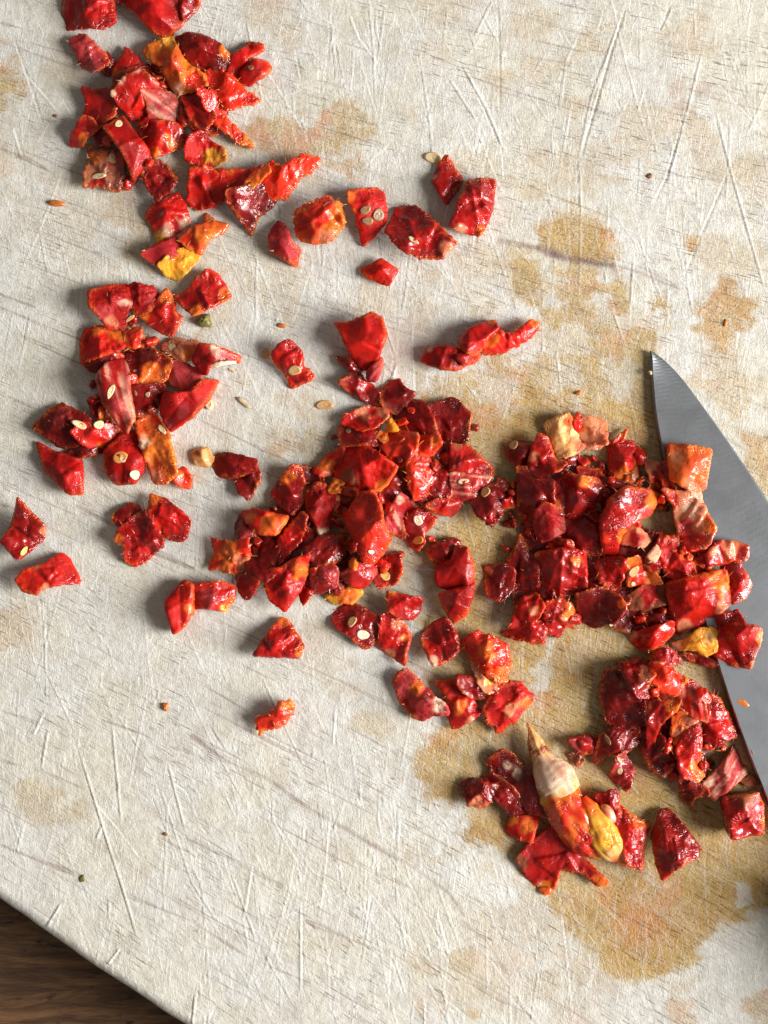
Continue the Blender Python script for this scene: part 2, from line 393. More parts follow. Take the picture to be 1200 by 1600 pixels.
def build_board():
    st = 1.9
    inner_x = np.arange(-24, 1226, st); inner_y = np.arange(-24, 1626, st)
    def grow(a, lim, sgn):
        out = []; v = a; h = st
        while (v - lim) * sgn < 0:
            h = min(h * 1.25, 13); v += sgn * h; out.append(v)
        return out
    xs = np.array(grow(inner_x[0], -1500, -1)[::-1] + list(inner_x) + grow(inner_x[-1], 2900, 1))
    ys = np.array(grow(inner_y[0], -1650, -1)[::-1] + list(inner_y) + grow(inner_y[-1], 2700, 1))
    X, Y = np.meshgrid(xs, ys)
    s = board_inside(X, Y) + 3.0 * (fbm(X * .02, Y * .02, 77) - .5)
    gu, gv, th = grain_coords(X, Y)
    # stains
    wob = 30 * (fbm(X * .03, Y * .03, 11, 4) - .5)
    br = fbm(X * .022, Y * .03, 12, 4)
    stain = np.zeros_like(X); red = np.zeros_like(X)
    def win(pts, pad):
        P = np.array(pts); i0, i1 = np.searchsorted(xs, [P[:, 0].min() - pad, P[:, 0].max() + pad]); j0, j1 = np.searchsorted(ys, [P[:, 1].min() - pad, P[:, 1].max() + pad])
        return slice(j0, j1), slice(i0, i1)
    fine_n = fbm(X * .06, Y * .08, 13, 4) - .5
    for pts, k, soft, rd in STAINS:
        w = win(pts, 60); d = poly_sd(X[w], Y[w], pts)
        q = -d / (soft * 1.6 + 4) + (5.0 if k < .8 else 1.8) * (br[w] - .5) * min(1, soft / 9) + 1.9 * fine_n[w] + .45
        m = min(1, k * 1.15) * sstep(-.7, 1.0, q) * (.88 + .12 * sstep(.30, .55, br[w]))
        m = m * (1 - sstep(25, 55, d))
        stain[w] = np.maximum(stain[w], np.clip(m, 0, 1)); red[w] = np.maximum(red[w], rd * sstep(-.5, 1.3, q) * sstep(.35, .6, vn(X[w] * .03, Y[w] * .03, 3)))
    for pts, k, soft in CLEAR:
        w = win(pts, 50); d = poly_sd(X[w], Y[w], pts)
        q = -d / (soft * 1.2) + 3.0 * (br[w] - .5) + 3.0 * fine_n[w]
        stain[w] *= 1 - k * sstep(-.6, 1.0, q)
    patch = sstep(.55, .72, fbm(X * .012 + 40, Y * .015, 31, 4)) * .34
    patch = patch * sstep(-200, 500, X - Y * .45 + 200)
    stain = np.clip(np.maximum(stain, patch), 0, 1)
    # reddish rubbed spots in the big stain
    red = np.maximum(red, .8 * np.exp(-(((X - 1000) / 50) ** 2 + ((Y - 1440) / 45) ** 2)))
    red = np.maximum(red, .55 * sstep(.62, .75, fbm(X * .02, Y * .02, 55, 3)))
    dark = np.zeros_like(X)
    jit = 3.0 * (fbm(X * .03, Y * .03, 91, 3) - .5)
    for pts, k, soft in SMUDGE:
        w = win(pts, 40); d = poly_sd(X[w], Y[w], pts) + wob[w] * .5
        dark[w] = np.maximum(dark[w], k * (1 - sstep(-soft, soft, d)))
    for pts, hw, k in GRAINLINES:
        def fn(o, d, sd, t, x, y, hw=hw, k=k):
            dd = d + 5 * (vn(x * .02, y * .02, 8) - .5); f = np.exp(-(dd / hw) ** 2) * k * 1.45 * (.4 + .6 * vn(x * .06, y * .06, 9)); np.maximum(o, f, out=o)
        seg_field(dark, X, Y, xs, ys, pts, hw * 3 + 3, fn)
    # many fine long grain lines
    R = random.Random(5)
    for k in range(900):
        x = R.uniform(-100, 1250); y = R.uniform(-60, 1640); L = R.uniform(15, 90) if R.random() < .75 else R.uniform(80, 200)
        th0 = math.radians(13 + 16 * (y / 1600) + 5 * (1 - x / 1200) + R.uniform(-3, 3))
        pts = [(x, y), (x + L * math.cos(th0), y + L * math.sin(th0))]
        kk = R.uniform(.15, .75) ** 1.5; hw = R.uniform(.75, 1.1)
        def fn(o, d, sd, t, x, y, hw=hw, k=kk):
            f = np.exp(-(d / hw) ** 2) * k * np.sin(np.pi * t) ** .5; np.maximum(o, f, out=o)
        seg_field(dark, X, Y, xs, ys, pts, 4, fn)
    # relief
    Z = 3.2 * (fbm(X * .006, Y * .006, 21, 3) - .5) + 1.3 * (fbm(X * .035, Y * .035, 22, 3) - .5)
    rough = 1.0 - .55 * stain
    Z += rough * (.50 * (fbm(X * .16, Y * .16, 23, 3, .65) - .5) + .45 * (vn(gu * .09, gv * .33, 24) - .5))
    raised = np.zeros_like(X)
    cuts = np.zeros_like(X); score = np.zeros_like(X)
    specials = [([(978,10),(955,80),(935,150),(908,243)], 2.2), ([(970,30),(925,150),(905,240)], 1.4), ([(1100,70),(1075,170),(1042,290)], 1.4), ([(905,240),(908,330),(905,480)], 1.3),
      ([(1048,10),(1030,50)], 1.6), ([(770,0),(740,60)], 1.3), ([(722,100),(760,170),(790,240)], 1.8), ([(700,120),(745,190)], 1.5), ([(910,40),(885,95),(873,180)], 1.0),
      ([(1065,200),(1040,280),(1020,320)], 1.3), ([(1118,170),(1140,260),(1160,330),(1200,470)], 1.5), ([(1150,240),(1090,380),(1070,430)], 1.1), ([(1140,270),(1200,330)], 1.0), ([(1068,340),(1075,450),(1085,500)], 1.0),
      ([(160,1290),(150,1312)], 2.2), ([(95,1412),(72,1450)], 2.6), ([(188,1482),(168,1508)], 3.0), ([(305,1555),(300,1605)], 2.8), ([(120,1160),(160,1290),(195,1400),(215,1468)], 1.9), ([(175,1130),(190,1290)], 1.5), ([(262,1190),(290,1300)], 1.5),
      ([(68,1115),(52,1150)], 2.0), ([(75,1140),(65,1200)], 1.8), ([(470,1410),(470,1550)], 1.6), ([(360,1360),(400,1470)], 1.2), ([(395,1350),(380,1440)], 1.3), ([(240,1200),(300,1380),(350,1455)], 1.0), ([(525,1100),(520,1170)], 1.4),
      ([(385,30),(400,110),(410,160)], 1.4), ([(330,60),(342,95)], 1.5), ([(590,100),(560,60),(545,20)], 1.0), ([(620,560),(600,640),(592,700)], 1.0), ([(600,505),(618,555)], 1.4), ([(620,570),(610,600)], 1.8), ([(20,200),(35,250)], 1.2),
      ([(985,650),(993,690)], 2.0), ([(870,545),(880,640)], 1.2), ([(955,480),(985,560)], 1.4), ([(1005,500),(985,560)], 1.2), ([(990,400),(985,480)], 1.0)]
    lines = [(p, d * .8, R.uniform(1.1, 1.5)) for p, d in specials]
    for k in range(3200):
        # knife marks: mostly steep, a few families of direction, densest top centre and lower centre
        while True:
            x = R.uniform(-80, 1280); y = R.uniform(-80, 1680)
            dens = .35 + .65 * math.exp(-((x - 700) / 420) ** 2 - ((y - 250) / 320) ** 2) + .55 * math.exp(-((x - 600) / 350) ** 2 - ((y - 1350) / 300) ** 2)
            if R.random() < dens: break
        L = R.choice([25, 40, 60, 90, 140, 220]) * R.uniform(.6, 1.3)
        fam = R.random()
        ang = R.gauss(97, 9) if fam < .40 else R.gauss(72, 9) if fam < .78 else R.gauss(48, 12) if fam < .92 else R.uniform(0, 180)
        a = math.radians(ang); bend = R.uniform(-.06, .06)
        p0 = (x, y); p1 = (x + L / 2 * math.cos(a), y + L / 2 * math.sin(a)); p2 = (p1[0] + L / 2 * math.cos(a + bend), p1[1] + L / 2 * math.sin(a + bend))
        lines.append(([p0, p1, p2], R.uniform(.12, .50) if R.random() < .86 else R.uniform(.5, 1.0), R.uniform(.8, 1.15)))
    for k_line, (pts, dep, hw) in enumerate(lines):
        side = -1 if R.random() < .8 else 1
        n = len(pts) - 1; lite = R.random() < .90 if k_line >= 6 else k_line not in (0, 4)
        for si in range(n):
            def fn(o, d, sd, t, x, y, hw=hw, k=dep, side=side, si=si, n=n, lite=lite):
                tt = (si + t) / n; e = np.minimum(1, 6 * np.minimum(tt, 1 - tt) + .15)
                if lite: o += e * k * (1.0 * np.exp(-(d / hw) ** 2) - .55 * np.exp(-((d - hw * 1.8) / hw) ** 2) * (sd * side > 0))
                else: o += e * k * (-1.2 * np.exp(-(d / hw) ** 2) + .6 * np.exp(-((d - hw * 1.9) / hw) ** 2) * (sd * side > 0))
            seg_field(cuts, X, Y, xs, ys, pts[si:si + 2], hw * 4 + 2, fn)
            if lite:
                def fn2(o, d, sd, t, x, y, hw=hw, k=dep, si=si, n=n):
                    tt = (si + t) / n; e = np.minimum(1, 6 * np.minimum(tt, 1 - tt) + .15) * (.5 + .5 * vn(x * .05, y * .05, 6))
                    np.maximum(o, np.exp(-(d / hw) ** 2) * e * min(1, k * 1.5), out=o)
                seg_field(score, X, Y, xs, ys, pts[si:si + 2], hw * 3 + 2, fn2)
    cuts = np.clip(cuts, -3.0, 1.6) * (1 - .45 * stain)
    Z += cuts * .9; raised = np.clip(cuts, 0, 1.2)
    Z -= dark * .8 * (dark > .2)
    # rounded rim and side wall
    r = 20.0; T = 155.0
    q = np.clip(s, 0, r); Z -= r - np.sqrt(np.maximum(r * r - (r - q) ** 2, 0)); 
    fade = sstep(0, 30, s); Z = Z * 1.0
    gy, gx = np.gradient(s, ys, xs); gn = np.hypot(gx, gy) + 1e-9
    out = s < 0; ww = 26.0
    k = np.clip(-s / ww, 0, 1.0)
    bulge = 2.0 * np.sin(k * math.pi)
    Xo = np.where(out, X + (-s - 0.0 + (-bulge)) * gx / gn, X); Yo = np.where(out, Y + (-s - bulge) * gy / gn, Y)
    Z = np.where(out, -r - k * (T - r), Z)
    V = np.stack([(Xo - 600) * S, (800 - Yo) * S, Z * S], -1).reshape(-1, 3)
    ny, nx = X.shape; i = np.arange(nx * ny).reshape(ny, nx)
    F = np.stack([i[:-1, :-1], i[1:, :-1], i[1:, 1:], i[:-1, 1:]], -1).reshape(-1, 4)
    keep = (s.reshape(-1)[F].max(1) > -ww); F = F[keep]
    used = np.zeros(nx * ny, bool); used[F.ravel()] = True; remap = np.cumsum(used) - 1
    F = remap[F]; sel = used
    fl = lambda a: a.reshape(-1)[sel]
    at = {'stain': ('FLOAT', fl(stain)), 'reddish': ('FLOAT', fl(red)), 'dark_grain': ('FLOAT', fl(dark)), 'raised': ('FLOAT', fl(raised)), 'score': ('FLOAT', fl(score * (1 - .35 * stain))),
          'grain': ('FLOAT_VECTOR', np.stack([fl(gu), fl(gv), fl(X * 0)], -1))}
    o = link('cutting_board', mesh_np('cutting_board', V[sel], F, M['board'], attrs=at))
    tag(o, 'pale worn wooden cutting board scored with knife marks and ochre stains', 'cutting board')
build_board()

# ------------------------------------------------------------------ knife
HS = 2.0                                              # stacking height map, 2 plan units a cell
HM = np.zeros((900, 700)); HX0, HY0 = -100, -100
hx = HX0 + (np.arange(700) + .5) * HS; hy = HY0 + (np.arange(900) + .5) * HS
GX, GY = np.meshgrid(hx, hy)

SPINE = [(1014.5,549),(1015,575),(1017,610),(1021,650),(1030,700),(1042,755),(1056,815),(1072,880),(1091,950),(1112,1020),(1136,1095),(1163,1170),(1192,1243),(1222,1312),(1246,1365)]
EDGE = [(1017,548),(1042,568),(1068,596),(1098,636),(1126,675),(1153,714),(1179,752),(1206,795),(1232,845),(1256,900),(1280,965),(1302,1030),(1325,1105),(1348,1185),(1372,1268)]
def cr(pts, n):
    P = np.array([pts[0]] + list(pts) + [pts[-1]], float); out = []
    for i in range(1, len(P) - 2):
        for t in np.linspace(0, 1, n, endpoint=False):
            a, b, c, d = P[i - 1:i + 3]
            out.append(.5 * ((2 * b) + (c - a) * t + (2 * a - 5 * b + 4 * c - d) * t * t + (3 * b - 3 * c + d - a) * t ** 3))
    out.append(P[-2]); return np.array(out)
def build_knife():
    root = bpy.data.objects.new('kitchen_knife', None); col.objects.link(root)
    root.empty_display_size = .02
    ox, oy = 1120, 900; root.location = W(ox, oy)
    tag(root, 'grey steel kitchen knife lying point upward on the board at the right edge', 'knife')
    A = cr(SPINE, 6); B = cr(EDGE, 6); n = len(A)
    rows = []; zs = []
    Z0 = 5.0
    prof = [(0.0, 0.0, 0.5), (-0.0, .02, 9.0), (.0, .045, 12.5), (None,)]
    for i in range(n):
        a, b = A[i], B[i]; w = np.linalg.norm(b - a); u = (b - a) / max(w, 1e-6)
        fr = i / (n - 1); th = 6 + 8 * min(1, fr * 2.2)
        ch = min(3.5, w * .3); bev = min(7, w * .2)
        offs = [(0, Z0), (0, Z0 + th * .45), (ch * .35, Z0 + th * .78), (ch, Z0 + th), (ch + (w - ch) * .5, Z0 + th * .5 + .4), (ch + (w - ch) * .98, Z0 + th * .02 + .8), (w, Z0 + .6), (w, Z0), (w * .5, Z0)]
        rows.append([(*(a + u * o), z) for o, z in offs])
    V = np.array(rows).reshape(-1, 3); m = len(rows[0])
    F = []
    for i in range(n - 1):
        for j in range(m):
            k = (j + 1) % m
            F.append((i * m + j, (i + 1) * m + j, (i + 1) * m + k, i * m + k))
    VW = np.stack([(V[:, 0] - ox) * S, (oy - V[:, 1]) * S, V[:, 2] * S], -1)
    me = mesh_np('blade', VW, np.array(F), M['steel']); 
    o = link('blade', me, root)
    me.polygons.foreach_set('use_smooth', np.zeros(len(F), bool))
    # handle beyond the frame
    d = np.array([.41, .91]); d /= np.linalg.norm(d); nn = np.array([d[1], -d[0]])
    c0 = np.array([1322, 1352.])
    V = []; F = []; K = 28; L = 30
    for i in range(L):
        t = i / (L - 1); c = c0 + d * (t * 820)
        hw = 62 - 10 * math.sin(t * math.pi) + 10 * max(0, t - .8) * 5 * .6; hh = 58
        e = min(1, (t / .03)) ** .5 * min(1, ((1 - t) / .05)) ** .5; e = max(e, .02)
        for k in range(K):
            a = 2 * math.pi * k / K; ca, sa = math.cos(a), math.sin(a)
            rx = hw * e * math.copysign(abs(ca) ** .6, ca); rz = hh * e * math.copysign(abs(sa) ** .7, sa)
            q = c + nn * rx; V.append(((q[0] - ox) * S, (oy - q[1]) * S, (62 + rz) * S))
    for i in range(L - 1):
        for k in range(K):
            k2 = (k + 1) % K; F.append((i * K + k, i * K + k2, (i + 1) * K + k2, (i + 1) * K + k))
    link('handle', mesh_np('handle', np.array(V), np.array(F), M['handle']), root)
    # short tang between blade and handle
    V = []; F = []
    for i, t in enumerate((-70, -20, 30)):
        c = c0 + d * t; q = 30 - i * 4
        for sx_, z in ((-q, 8), (q, 8), (q, 24 + i * 10), (-q, 24 + i * 10)):
            e = c + nn * sx_; V.append(((e[0] - ox) * S, (oy - e[1]) * S, z * S * (1 if i else .8)))
    for i in range(2):
        for k in range(4): k2 = (k + 1) % 4; F.append((i * 4 + k, i * 4 + k2, i * 4 + 4 + k2, i * 4 + 4 + k))
    F += [(3, 2, 1, 0), (8, 9, 10, 11)]
    link('bolster', mesh_np('bolster', np.array(V), np.array(F), M['steel'], smooth=False), root)
    # rasterise onto the height map
    pts = list(map(tuple, A)) + list(map(tuple, B[::-1]))
    sd = poly_sd(GX, GY, pts); HM[sd < 0] = Z0 + 10
build_knife()

# ------------------------------------------------------------------ chilli pieces
KIND = {  # main tone, second tone, rim tone (linear)
 'red':   ((.58,.010,.004),(.40,.005,.003),(.80,.17,.05)),
 'bright':((.74,.030,.006),(.60,.014,.004),(.86,.24,.05)),
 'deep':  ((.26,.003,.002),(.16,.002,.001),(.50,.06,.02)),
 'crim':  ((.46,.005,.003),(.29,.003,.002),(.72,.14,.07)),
 'pink':  ((.50,.050,.050),(.38,.012,.016),(.78,.34,.24)),
 'orange':((.82,.19,.018),(.66,.07,.012),(.85,.36,.09)),
 'yellow':((.88,.47,.05),(.84,.32,.02),(.90,.62,.25)),
 'tan':   ((.72,.44,.17),(.66,.30,.09),(.82,.58,.33)),
 'peach': ((.76,.27,.13),(.64,.12,.06),(.86,.46,.26)),
 'brown': ((.34,.10,.045),(.22,.04,.02),(.55,.22,.10)),
 'pale':  ((.80,.62,.44),(.66,.36,.22),(.85,.70,.50)),
}
REG = {'A': (0, 0, .375), 'B': (400, 200, .375), 'C': (0, 420, .375), 'D': (230, 620, .375), 'E': (450, 480, 1/3), 'F': (750, 620, .375),
       'G': (500, 820, 1/3), 'H': (700, 960, 1/2.4), 'X': (0, 0, 1), 'Y': (0, 760, 1/3.75), 'K': (900, 980, .25), 'P': (780, 1110, .2)}
GROUP = 'pieces of chopped red chilli scattered over the board'
count = [0]

def outline(pts, R, jag, step=2.5, soft=.18):
    P = np.array(pts, float)
    # soften corners a little
    n = len(P); Q = []
    for i in range(n):
        a, b, c = P[i - 1], P[i], P[(i + 1) % n]
        la, lc = np.linalg.norm(a - b), np.linalg.norm(c - b)
        k = soft
        Q += [b + (a - b) * min(k, 2.4 / max(la, 1e-6)), b + (c - b) * min(k, 2.4 / max(lc, 1e-6))]
    P = np.array(Q); out = []
    n = len(P)
    for i in range(n):
        a, b = P[i], P[(i + 1) % n]; L = np.linalg.norm(b - a); m = max(1, int(round(L / step)))
        for k in range(m): out.append(a + (b - a) * k / m)
    O = np.array(out); n = len(O)
    T = np.roll(O, -1, 0) - np.roll(O, 1, 0); T /= np.linalg.norm(T, axis=1, keepdims=True) + 1e-9
    Nn = np.stack([T[:, 1], -T[:, 0]], -1)
    s = R.randrange(9999)
    j = (vn(O[:, 0] * .11, O[:, 1] * .11, s) - .5) * 1.6 * jag + (vn(O[:, 0] * .35, O[:, 1] * .35, s + 1) - .5) * 2.2 * jag
    O = O + Nn * (j[:, None] + 1.3)
    return O

def seg_dist(P, O):
    A = O; B = np.roll(O, -1, 0); E = B - A
    W_ = P[:, None, :] - A[None]; t = np.clip((W_ * E[None]).sum(-1) / ((E * E).sum(-1)[None] + 1e-9), 0, 1)
    return np.linalg.norm(W_ - t[..., None] * E[None], axis=-1).min(1)

def piece(reg, kind, T, style, pts, label, seeds=(), spots=(), name='chilli_piece', cat='chilli piece', sp=2.3, lift=None, fold=None, bend=None, jag=None, fibres=None, mat=None, float_=0.0, group=GROUP, stripe=None):
    count[0] += 1; R = random.Random(count[0] * 7919 + 13)
    ox, oy, f = REG[reg]
    if isinstance(pts, str):
        v = [float(t) for t in pts.replace(' ', ',').split(',')]; pts = list(zip(v[::2], v[1::2]))
    P0 = np.array([(ox + x * f, oy + y * f) for x, y in pts])
    seeds = [(ox + q[0] * f, oy + q[1] * f, *[q[2] * f], *(q[3:])) for q in seeds]
    spots = [(ox + q[0] * f, oy + q[1] * f, q[2] * f, q[3]) for q in spots]
    ar = 0.5 * np.sum(P0[:, 0] * np.roll(P0[:, 1], -1) - np.roll(P0[:, 0], -1) * P0[:, 1])
    if ar < 0: P0 = P0[::-1]
    jg = {'cube': .8, 'flap': 1.0, 'skin': .7, 'shag': 2.0, 'curl': 1.2}[style] if jag is None else jag
    O = outline(P0, R, jg, step=sp)
    c = O.mean(0); ext = O.max(0) - O.min(0); size = float(np.sqrt(abs(ar))) ; rad = .5 * size + 4
    # interior points
    h = sp; x = np.arange(O[:, 0].min(), O[:, 0].max(), h); y = np.arange(O[:, 1].min(), O[:, 1].max(), h * .866)
    gx, gy = np.meshgrid(x, y); gx = gx + (np.arange(len(y)) % 2)[:, None] * h * .5
    I = np.stack([gx.ravel(), gy.ravel()], -1); I = I + np.array([[R.uniform(-.3, .3) * h, R.uniform(-.3, .3) * h] for _ in range(len(I))])
    sd = poly_sd(I[:, 0], I[:, 1], O); I = I[sd < -h * .55]
    allp = [Vector((float(a), float(b))) for a, b in np.vstack([O, I])]
    vo, eo, fo, *_ = delaunay_2d_cdt(allp, [], [list(range(len(O)))], 1, 1e-4)
    P = np.array([(v[0], v[1]) for v in vo]); F = np.array([t for t in fo if len(t) == 3], int)
    if len(F) == 0: return None
    # orientation
    a, b, cc = P[F[:, 0]], P[F[:, 1]], P[F[:, 2]]
    cr_ = (b[:, 0] - a[:, 0]) * (cc[:, 1] - a[:, 1]) - (b[:, 1] - a[:, 1]) * (cc[:, 0] - a[:, 0])
    F[cr_ < 0] = F[cr_ < 0][:, ::-1]
    d = seg_dist(P, O)
    x = P[:, 0] - c[0]; y = P[:, 1] - c[1]
    # ---- ground plane under the piece
    i0, i1 = int((O[:, 0].min() - HX0) / HS), int((O[:, 0].max() - HX0) / HS) + 2
    j0, j1 = int((O[:, 1].min() - HY0) / HS), int((O[:, 1].max() - HY0) / HS) + 2
    i0 = max(i0, 0); j0 = max(j0, 0); i1 = min(i1, 700); j1 = min(j1, 900)
    sub = HM[j0:j1, i0:i1]; sx = GX[j0:j1, i0:i1]; sy = GY[j0:j1, i0:i1]
    inside = poly_sd(sx, sy, O) < 0
    pa = pb = 0.0; base = 0.0
    if inside.sum() > 4:
        g = sub[inside]; qx = sx[inside] - c[0]; qy = sy[inside] - c[1]
        if g.max() > 1:
            Am = np.stack([np.ones_like(qx), qx, qy], -1); sol = np.linalg.lstsq(Am, g, rcond=None)[0]
            pa, pb = np.clip(sol[1:], -.38, .38)
            res = g - (pa * qx + pb * qy); base = float(np.percentile(res, 62))
            lo = base + min(0, float((pa * qx + pb * qy).min()))
            base = max(base * .92, 0); 
            mn = base + float((pa * qx + pb * qy).min())
            if mn < 0: base -= mn * .6
    # ---- shape
    ang = R.uniform(0, math.pi * 2) if fold is None else math.radians(fold)
    ca, sa = math.cos(ang), math.sin(ang); u = x * ca + y * sa; v = -x * sa + y * ca
    bd = {'cube': .12, 'flap': R.choice([-1, 1]) * .35, 'skin': -.25, 'shag': .2, 'curl': .55}[style] if bend is None else bend
    mid = bd * T * ((u / rad) ** 2)
    wq = .14 * T * ((vn(x * .05 + 9, y * .05, count[0]) - .5) * 2)
    flake = not (style == 'skin' or (style == 'cube' and T >= 33))
    tk = float(T)
    if flake and size > 14:
        tk = max(6.5, T * R.uniform(.34, .50)); A = max(4.0, (T - tk) * 1.15)
        mf = np.zeros(len(P)); a1 = ang
        for k in range(2 if style != 'curl' else 3):
            q = x * math.cos(a1) + y * math.sin(a1) - R.uniform(-.35, .35) * rad
            mf += R.choice([-1, -1, 1]) * R.uniform(.5, 1) * (1 if k == 0 else .6) * np.sqrt(q * q + 3.0)
            a1 += R.uniform(.7, 1.6)
        pt = float(np.ptp(mf)) + 1e-6; mid = (mf - mf.min()) / pt * A * (1.0 if pt > A else pt / A)
    lf = lift if lift is not None else (R.uniform(.05, .28) if flake else R.uniform(0, .10))
    la = R.uniform(0, 6.283); tilt = lf * (x * math.cos(la) + y * math.sin(la))
    if base == 0: tilt -= tilt.min() * 1.0
    # facets
    top = np.full(len(P), tk)
    nf = {'cube': 5, 'flap': 2, 'skin': 3, 'shag': 4, 'curl': 3}[style]
    cut = np.zeros(len(P)); a0 = R.uniform(0, 6.28)
    for k in range(nf):
        aa = a0 + k * 6.283 / nf + R.uniform(-.5, .5); off = rad * R.uniform(-.05, .7); slope = R.uniform(.35, 1.4) * (1.0 if style in ('cube', 'shag') else .6)
        cut = np.maximum(cut, slope * (x * math.cos(aa) + y * math.sin(aa) - off))
    top = top - np.minimum(cut, tk * (.5 if flake else .72))
    # a crease or two
    for k in range(2):
        aa = R.uniform(0, 3.14); off = R.uniform(-.4, .4) * rad; q = x * math.cos(aa) + y * math.sin(aa) - off
        amp = tk * R.uniform(.10, .24) * (1 if R.random() < .5 else -1) * {'cube': .8, 'flap': .8, 'skin': .6, 'shag': 1.2, 'curl': 1.2}[style]
        top = top + amp * np.exp(-np.abs(q) / (rad * .16))
    wr = {'cube': 1.0, 'flap': .7, 'skin': .35, 'shag': 1.6, 'curl': 1.1}[style]
    wa = R.uniform(0, 3.14); wu = x * math.cos(wa) + y * math.sin(wa); wv = -x * math.sin(wa) + y * math.cos(wa)
    wrk = wr * (1.3 * (ridge(wu * .045, wv * .10, count[0] * 3, 2) - .6) + 1.3 * (fbm(x * .2, y * .2, count[0] * 5, 2) - .5))
    wrk = wrk + wr * 2.2 * (sstep(.40, .62, vn(x * .035 + 3, y * .035, count[0] + 70)) * .9 + .1) * (1 - np.abs(2 * vn(wu * .05 + vn(wu * .06, wv * .06, 4) * 1.5, wv * .15, count[0] * 9) - 1) - .5)
    rr = min(3.6, tk * .3); q = np.clip(d, 0, rr)
    rnd = rr * .75 * (1 - np.sqrt(np.maximum(1 - (1 - q / rr) ** 2, 0)))
    top = top + wrk - rnd
    ground = base + pa * x + pb * y
    bot = ground + tilt + mid - mid.min() + (0 if style == 'cube' else .6) + float_
    topz = np.maximum(bot + 3.0, bot + top + wq)
    # ---- colours
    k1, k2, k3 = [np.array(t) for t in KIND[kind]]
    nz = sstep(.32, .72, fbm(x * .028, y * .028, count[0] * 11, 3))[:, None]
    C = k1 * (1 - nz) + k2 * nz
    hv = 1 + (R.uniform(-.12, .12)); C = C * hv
    for sx_, sy_, sr, sk in spots:
        s1, s2, _ = [np.array(t) for t in KIND[sk]]
        w = (1 - sstep(.65, 1.25, np.hypot(P[:, 0] - sx_, P[:, 1] - sy_) / sr + (vn(x * .09, y * .09, 5) - .5) * .9))[:, None]
        if sk == 'pale': w = w * (.45 + .45 * sstep(.35, .6, vn(x * .12, y * .12, 44)))[:, None]
        C = C * (1 - w) + (s1 * .7 + s2 * .3) * w
    ra = R.uniform(0, 6.28); side = sstep(-.5, .6, (x * math.cos(ra) + y * math.sin(ra)) / rad + .8 * (vn(x * .06, y * .06, 3) - .5))
    if stripe is not None:
        sa_ = math.radians(stripe); su = x * math.cos(sa_) + y * math.sin(sa_); sv = -x * math.sin(sa_) + y * math.cos(sa_)
        w = (.55 * sstep(.50, .70, fbm(su * .02, sv * .17, count[0] + 5, 3)))[:, None]; C = C * (1 - w) + np.array(KIND['pale'][0]) * w * np.array([1, .85, .8])
        w2 = (.6 * sstep(.55, .7, fbm(su * .02 + 30, sv * .2, count[0] + 9, 2)))[:, None]; C = C * (1 - w2) + np.array([.30, .012, .02]) * w2
    fr = np.clip(1.15 - d / (3.5 + 5.0 * side * vn(x * .08, y * .08, count[0])), 0, 1) * (.12 + .88 * side)
    n = len(P)
    # boundary edges
    E = {}
    for t in F:
        for i in range(3):
            e = (int(t[i]), int(t[(i + 1) % 3])); E[e] = 1
    bnd = [e for e in E if (e[1], e[0]) not in E]
    bv = sorted({i for e in bnd for i in e}); idx = {v_: i for i, v_ in enumerate(bv)}; nb = len(bv); bvA = np.array(bv)
    # bottom: small inset
    nrm = P[bvA] - c; nrm /= np.linalg.norm(nrm, axis=1, keepdims=True) + 1e-9
    Vt = np.column_stack([P, topz]); Pb = P.copy(); Vb = np.column_stack([Pb, bot])
    Vb[bvA, :2] -= nrm * min(2.5, T * .12)
    rowsV = []
    under = R.uniform(-.6, 1.0)
    for k, fz in enumerate((.70, .35)):
        z = topz[bvA] * fz + bot[bvA] * (1 - fz)
        bl = 1.3 * (vn(P[bvA][:, 0] * .2, P[bvA][:, 1] * .2 + k * 9, count[0]) - .35) + under * (1.2 if k == 0 else .8)
        rowsV.append(np.column_stack([P[bvA] + nrm * bl[:, None], z]))
    VV = np.vstack([Vt, Vb] + rowsV)
    o1, o2 = 2 * n, 2 * n + nb
    tris = [F[:, ::-1]]                                    # y flips handedness on conversion: keep consistent below
    tris.append(F + n)
    wl = []
    for a_, b_ in bnd:
        ia, ib = idx[a_], idx[b_]
        chain = [(a_, b_), (o1 + ia, o1 + ib), (o2 + ia, o2 + ib), (n + a_, n + b_)]
        for (p, q_), (r_, s_) in zip(chain[:-1], chain[1:]):
            wl += [(p, q_, s_), (p, s_, r_)]
    tris.append(np.array(wl)); FF = np.vstack(tris)
    CC = np.vstack([C, C * .9, C[bvA], C[bvA]]); FR = np.concatenate([fr, fr * .5, fr[bvA] * .8, fr[bvA] * .6])
    # ---- fibres: thin torn strands standing off the surface
    nfb = (int(size * {'cube': .10, 'flap': .10, 'skin': .03, 'shag': .34, 'curl': .16}[style]) if fibres is None else fibres)
